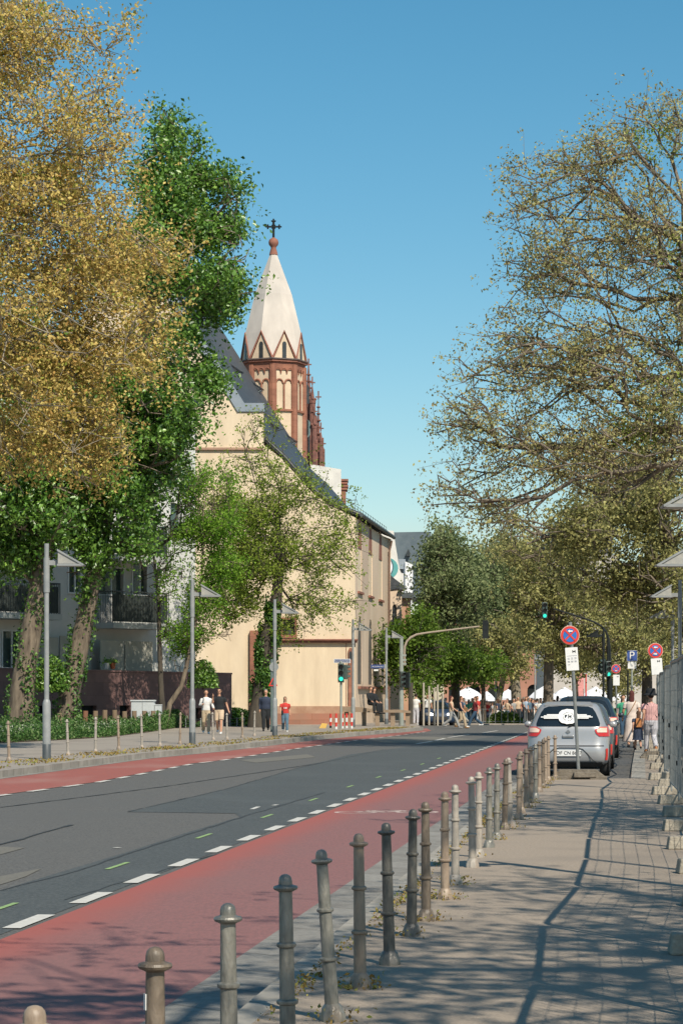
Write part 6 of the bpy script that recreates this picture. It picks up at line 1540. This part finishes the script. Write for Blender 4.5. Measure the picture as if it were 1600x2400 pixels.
def person_meshes(pose,build=1.0,vox=.011,short=False,sleeves='short',skirt=None,bare=False):
    P=POSE[pose]; b=build; out_={}
    hipL,hipR=Vector((.085,0,.90)),Vector((-.085,0,.90)); shL,shR=Vector((.175*b,0,1.40)),Vector((-.175*b,0,1.40))
    lk,la=[Vector(v) for v in P['lk']]; rk,ra=[Vector(v) for v in P['rk']]; le,lw=[Vector(v) for v in P['le']]; re,rw=[Vector(v) for v in P['re']]
    body=MB()
    tubeE(body,[(0,0,.82),(0,0,.90),(0,0,1.0),(0,0,1.12),(0,-.005,1.26),(0,0,1.36),(0,.0,1.43),(0,.0,1.46)],[.09*b,.155*b,.15*b,.130*b,.155*b,.165*b,.12,.06],[.08,.105*b,.105*b,.095*b,.11*b,.10*b,.075,.055],14)
    body.tube([(0,.0,1.42),(0,-.012,1.56)],[.055,.05],10)
    # head: cranium, jaw, nose, ears
    body.sphere((0,-.008,1.645),.092,12,sx=.82,sy=1.02,sz=1.12); body.sphere((0,-.035,1.585),.062,10,sx=.85,sy=.95,sz=.9); body.tube([(0,-.095,1.655),(0,-.118,1.618)],[.010,.017],6)
    for s_ in (-1,1): body.sphere((s_*.078,.0,1.635),.024,6,sx=.5,sy=.8,sz=1.2)
    def limb(mb,pts,rad,k=10): mb.tube(pts,rad,k)
    for h,kn,an,sg in ((hipL,lk,la,1),(hipR,rk,ra,-1)):
        mid=(kn+an)/2+Vector((0,.02,0)); limb(body,[h,(h+kn)/2,kn,mid,an],[.085*b,.075*b,.056,.056,.038]); f0=an+Vector((0,0,-.035)); limb(body,[f0+Vector((0,.04,0)),f0+Vector((0,-.06,-.01)),f0+Vector((0,-.17,-.02))],[.035,.04,.028])
    for s_,el,wr,sg in ((shL,le,lw,1),(shR,re,rw,-1)):
        s3=s_.copy(); s3.x*=.86; s3.z-=.02; limb(body,[s3,s_.lerp(el,.15),(s_+el)/2,el,(el+wr)/2,wr],[.045*b,.052*b,.048*b,.040,.038,.027])
        dv=(wr-el).normalized(); pc=wr+dv*.05; side=Vector((0,1,0)); side=(side-dv*side.dot(dv)).normalized(); nrm=dv.cross(side)
        body.tube([wr,wr+dv*.035,wr+dv*.085],[.026,.034,.032],8)
        for q,(o_,L_) in enumerate([(-.030,.062),(-.010,.074),(.010,.070),(.029,.054)]):
            b0=wr+dv*.078+side*o_; b1=b0+dv*L_*.55+nrm*.004*sg; b2=b1+dv*L_*.42-nrm*.016*sg; body.tube([b0,b1,b2],[.0095,.009,.0075],6)
        t0=wr+dv*.03-side*.022; body.tube([t0,t0-side*.026+dv*.03,t0-side*.028+dv*.058],[.012,.0105,.009],6)
    out_['body']=remesh(body,'body',vox,1)
    sh=MB(); g=.014
    tubeE(sh,[(0,0,.93),(0,0,1.0),(0,0,1.12),(0,-.005,1.26),(0,0,1.36),(0,.0,1.42),(0,.0,1.455)],[x+g for x in [.160*b,.158*b,.145*b,.160*b,.168*b,.125,.058]],[x+g for x in [.112*b,.115*b,.108*b,.115*b,.102*b,.078,.056]],16)
    for s_,el,wr in ((shL,le,lw),(shR,re,rw)):
        s2=s_*1.0; s2.x*=.84; s2.z-=.025
        if sleeves=='short': limb(sh,[s2,s_.lerp(el,.15)-Vector((0,0,.0)),s_.lerp(el,.62)],[.050*b,.062*b,.066*b])
        elif sleeves=='long': limb(sh,[s2,s_.lerp(el,.15),s_.lerp(el,.5),el,el.lerp(wr,.5),el.lerp(wr,.93)],[.050*b,.062*b,.060*b,.055*b,.05,.042])
    out_['top']=remesh(sh,'top',vox*1.1,2)
    tr=MB()
    if skirt:
        tubeE(tr,[(0,0,1.0),(0,0,.85),(0,0,.5),(0,0,skirt)],[.150*b,.19*b,.24,.29],[.115*b,.15*b,.22,.30],18)
    else:
        tubeE(tr,[(0,0,.80),(0,0,.90),(0,0,1.03)],[.12*b,.172*b,.158*b],[.10*b,.125*b,.115*b],14)
        for h,kn,an in ((hipL,lk,la),(hipR,rk,ra)):
            if short: limb(tr,[h,(h+kn)/2,h.lerp(kn,.93)],[.105*b,.10*b,.095*b])
            else: limb(tr,[h,(h+kn)/2,kn,(kn+an)/2,an+Vector((0,0,.01))],[.105*b,.098*b,.082,.076,.070])
    out_['trousers']=remesh(tr,'trousers',vox*1.1,2)
    s2=MB()
    for an in (la,ra):
        f0=an+Vector((0,0,-.04)); s2.tube([f0+Vector((0,.06,.01)),f0+Vector((0,.02,.0)),f0+Vector((0,-.08,-.008)),f0+Vector((0,-.17,-.015)),f0+Vector((0,-.20,-.018))],[.034,.046,.047,.040,.022],8); s2.tube([f0,f0+Vector((0,0,.05))],[.044,.042],8)
    out_['shoes']=remesh(s2,'shoes',vox,1)
    return out_
def hair_mesh(style):
    h=MB(); h.sphere((0,.012,1.668),.097,12,sx=.88,sy=1.02,sz=1.05)
    if style=='long': 
        tubeE(h,[(0,.04,1.70),(0,.055,1.62),(0,.062,1.50),(0,.06,1.40),(0,.055,1.33)],[.055,.078,.084,.07,.035],[.055,.052,.042,.032,.018],12)
    if style=='bun': h.sphere((0,.085,1.74),.045,8)
    if style=='tail': h.tube([(0,.09,1.68),(0,.13,1.58),(0,.11,1.45)],[.035,.03,.015],8)
    me=remesh(h,'hair',.012,1)
    # keep the face clear
    bm=bmesh.new(); bm.from_mesh(me); dl=[v for v in bm.verts if v.co.y<-.045 and v.co.z<1.70]; bmesh.ops.delete(bm,geom=dl,context='VERTS'); dl=[v for v in bm.verts if v.co.z<1.60 and v.co.y<.0 and abs(v.co.x)<.2 and style!='long']; bmesh.ops.delete(bm,geom=dl,context='VERTS'); bm.to_mesh(me); bm.free(); me.shade_smooth(); return me
HAIR={s:hair_mesh(s) for s in ('short','long','tail')}
CACHE={}
def person(label,loc_,face,height,pose,top,trou,shoe,hair,hstyle='short',key=None,extras=None,vox=.011,**kw):
    k=(pose,tuple(sorted(kw.items())),vox)
    if k not in CACHE: CACHE[k]=person_meshes(pose,vox=vox,**kw)
    ms=CACHE[k]; r_=empty('person',loc_,face,label,'person'); s=height/1.755
    for nm,mm in (('body',m_skin),('top',top),('trousers',trou),('shoes',shoe)):
        me=ms[nm]; 
        if not me.materials: me.materials.append(mm)
        nm2={'trousers':'skirt' if kw.get('skirt') else ('shorts' if kw.get('short') else 'trousers')}.get(nm,nm)
        o=bpy.data.objects.new(nm2,me); col.objects.link(o); o.parent=r_; o.material_slots[0].link='OBJECT'; o.material_slots[0].material=mm
    me=HAIR[hstyle]
    if not me.materials: me.materials.append(hair)
    o=bpy.data.objects.new('hair',me); col.objects.link(o); o.parent=r_; o.material_slots[0].link='OBJECT'; o.material_slots[0].material=hair
    r_.scale=(s,s,s)
    if extras: extras(r_)
    return r_
hb=cloth('hair_dark',(.025,.016,.012)); hbr=cloth('hair_brown',(.09,.045,.025)); hred=cloth('hair_auburn',(.10,.025,.02)); hgr=cloth('hair_grey',(.22,.20,.18)); hbl=cloth('hair_blond',(.35,.22,.10))
cw=cloth('white',(.74,.73,.70)); ck=cloth('khaki',(.46,.36,.24)); cblk=cloth('black',(.014,.017,.02)); cbeige=cloth('beige',(.60,.45,.31)); cnavy=cloth('navy',(.03,.042,.075)); cred=cloth('red',(.55,.045,.035)); cjean=cloth('denim',(.10,.17,.23)); cgrey=cloth('grey',(.32,.32,.31)); cpink=cloth('pink',(.60,.34,.32)); clg=cloth('light_grey',(.52,.51,.54)); ccream=cloth('cream',(.66,.55,.48)); cgreen=cloth('green',(.05,.32,.18)); ctan=cloth('tan_leather',(.30,.16,.07)); cdj=cloth('dark_denim',(.03,.07,.12)); cdr=cloth('dark_red',(.16,.02,.025)); corange=cloth('orange',(.50,.20,.07))
def glasses(r_):
    m_=MB(); 
    for s_ in (-1,1): m_.sphere((s_*.033,-.094,1.652),.024,6,sx=1.1,sy=.35,sz=.8)
    m_.tube([(-.075,-.03,1.66),(-.05,-.092,1.66),(.05,-.092,1.66),(.075,-.03,1.66)],.005,4); m_.build('sunglasses',m_blk,r_)
def strap(r_,a_,b_,mm,back=False,rr=.012):
    y=.135 if back else -.135
    m_=MB(); m_.tube([(a_,0,1.455),(a_*.8,y*.75,1.40),((a_+b_)/2,y*1.0,1.2),(b_*.95,y*.9,1.02)],rr,6); m_.build('strap',mm,r_)
def bag(r_,c,sz,mm):
    m_=MB(); m_.box(c,sz,taper=.9); m_.build('bag',mm,r_,bevel=.02)
ZL=.07
def at(px,py,z): p=G(px,py,z); return (p.x,p.y,z)
def hgt(px_h,py,z): return px_h*F*(EYE-z)/(py-HOR)/F
L_=at(483,1720,ZL); person('woman in white long-sleeved top and khaki trousers walking toward us',L_,R(8),104*L_[1]/F,'hold',cw,ck,cw,hb,'tail',extras=lambda r_: strap(r_,-.13,-.13,cblk),sleeves='long',build=.95)
L_=at(514,1721,ZL); person('man in black polo and beige shorts raising one hand beside the woman',L_,R(-4),108*L_[1]/F,'wave',cblk,cbeige,cw,hb,'short',extras=glasses,short=True,sleeves='short',build=1.05)
L_=at(623,1713.5,ZL); person('grey-haired man in navy sweater and black trousers walking before the tree',L_,R(0),98*L_[1]/F,'walk2',cnavy,cblk,cblk,hgr,'short',sleeves='long',build=1.22)
def redx(r_):
    glasses(r_); bag(r_,(-.17,-.10,.98),(.16,.10,.20),cblk)
    m_=MB(); 
    for s_ in (-.045,.03,.06): m_.box((s_,-.145,1.20),(.035,.012,.08)); 
    m_.build('shirt_print',cw,r_)
L_=at(668,1716,ZL); person('woman in red T-shirt and blue jeans with a black bag',L_,R(4),83*L_[1]/F,'walk',cred,cjean,cw,hbr,'long',extras=redx,sleeves='short',build=1.08)
# right pavement
def hatx(r_):
    m_=MB(); m_.lathe([(.215,1.655),(.222,1.685),(.145,1.722),(.138,1.83),(.115,1.868),(.02,1.872)],(0,.005,0),18); m_.build('hat',cblk,r_,smooth=True)
    strap(r_,.15,-.17,cblk,back=True,rr=.010)
    m_=MB(); m_.sphere((-.05,.115,1.26),.06,8,sx=1,sy=.35,sz=1.2); m_.build('shirt_pattern',cloth('mauve',(.28,.14,.22)),r_)
L_=at(1524,1764,0); person('person in black hat, pink patterned top and pale trousers seen from behind',L_,PI+R(4),146*L_[1]/F/1.03,'walk',cpink,clg,corange,hb,'short',extras=hatx,sleeves='short',build=1.28)
def womx(r_): strap(r_,-.13,.14,ctan,back=True,rr=.013)
L_=at(1479,1755,0); person('woman with dark red hair in pale dress with a tan shoulder strap',L_,PI-R(6),136*L_[1]/F,'walk2',ccream,ccream,cblk,hred,'long',extras=womx,sleeves='short',skirt=.22,build=1.0)
def kidx(r_):
    bag(r_,(0,.16,1.22),(.26,.14,.40),corange)
L_=at(1494,1758,0); person('small child with auburn hair, orange backpack and navy dress between the adults',L_,PI,92*L_[1]/F,'walk',cnavy,cnavy,cblk,hbr,'long',extras=kidx,skirt=.45,build=1.15)
L_=(fx(1459,92),92,0); person('dark-haired person in green top coming past the parked cars',L_,R(10),1.66,'walk2',cgreen,cdj,cblk,hb,'long',sleeves='short')
# crossing
p=at(1057,1708,-.06); person('auburn-haired woman in grey trousers crossing with a pale blue bag',p,R(78),1.66,'stride',cbeige,cgrey,cgrey,hred,'long',extras=lambda r_: bag(r_,(.26,.05,1.0),(.10,.26,.34),cjean),sleeves='none')
p=at(1080,1707,-.06); person('woman in dark crop top and beige trousers carrying a tan bag at the crossing',p,R(70),1.66,'walk',cnavy,ck,ctan,hbr,'long',extras=lambda r_: bag(r_,(.27,-.06,1.02),(.10,.42,.24),ctan),sleeves='none')
p=at(1113,1706,-.06); person('woman in dark red top and dark jeans striding over the crossing',p,R(-80),1.64,'stride',cdr,cdj,cw,hbr,'long',sleeves='short')
# standing groups left of the crossing
for (x,y,top,tr_,lab,fc) in [(974,1699,cw,clg,'person in white top and pale trousers standing at the stakes',R(160)),(1001,1697,cw,cblk,'person with sunglasses in white top and black shorts by the stakes',R(10)),(1013,1695,cw,cblk,'person in white shirt behind the tree stakes',R(-150)),(1036,1692,cw,cnavy,'person in white top behind the dark blue car',R(30))]:
    d=F*(EYE+.01)/(y-HOR); person(lab,(fx(x,d),d,-.01),fc,1.74,'stand',top,tr_,cw,hb,'short',vox=.02)
# seated pair on the stone slab
p=(fx(868,122.5),122.5,.36); person('dark silhouette of a person seated on the stone slab',p,R(40),1.72,'sit',cblk,cblk,cblk,hb,'short',vox=.02,sleeves='long',build=1.15)
p=(fx(876,122.8),122.8,.34); person('second dark seated person leaning beside the first on the slab',p,R(60),1.68,'sit',cblk,cblk,cblk,hb,'long',vox=.02,sleeves='long',build=1.1)
# plaza crowd
cols=[('white',cw),('black',cblk),('grey',cgrey),('pale blue',cloth('pale_blue',(.35,.45,.58))),('navy',cnavy),('red',cred),('green',cgreen),('denim',cjean),('beige',cbeige)]
rr_=random.Random(3)
crowd=[1044,1052,1066,1074,1086,1092,1112,1133,1153,1208,1218,1227,1236,1245,1254,1262,1282,1098,1106,1118,1126,1140,1146,1160,1166,1172,1180,1188,1196,1203,1213,1222,1232,1240,1249,1258,1266,1274,1290,1298,1306,1314,1326,1334,1342,1350]
crowd=sorted(crowd); ORDX=ORD+['thirty-'+k for k in ORD[:9]]+['fortieth']+['forty-'+k for k in ORD[:9]]
spec={1098:'green',1106:'green',1140:'red'}
for i,x in enumerate(crowd):
    d=rr_.uniform(152,190); c=rr_.choice([cols[i] for i in (0,0,0,1,1,1,2,3,3,4,4,7,8,5)]); c2=rr_.choice([cols[1],cols[4],cols[7],cols[2],cols[0]])
    if x in spec: c=[k for k in cols if k[0]==spec[x]][0]
    person(f'person in {c[0]} top and {c2[0]} trousers in the plaza crowd, {ORDX[i]} from the left',(fx(x,d),d,zf(d)),rr_.uniform(0,6.28),rr_.uniform(1.6,1.85),rr_.choice(['stand','walk']),c[1],c2[1],cblk,rr_.choice([hb,hbr,hgr]),rr_.choice(['short','long']),vox=.02)['group']='people in the plaza crowd'
# pink and red hanging banner with mast behind the first sign
r_=empty('banner_stand',(fx(1372,180),180,zf(180)),0,'pink and white banner beside a red mast behind the parked cars','banner')
m_=MB(); m_.box(((1359-1372)*180/F,0,EYE+(HOR-1600)*180/F+.3-zf(180)),(.5,.08,2.6)); m_.build('banner',cloth('banner_pink',(.72,.32,.30)),r_)
m_=MB(); m_.tube([(0,0,0),(0,0,EYE+(HOR-1580)*180/F-zf(180))],.06,6); m_.build('mast',m_rd,r_)

# sign of shade: a round sign plate fixed to the lamp post outside the frame is not modelled
for o in list(bpy.data.objects):
    if o.type=='MESH' and o.parent is None and o.name.startswith('tmp'): bpy.data.objects.remove(o)
bpy.context.view_layer.update()
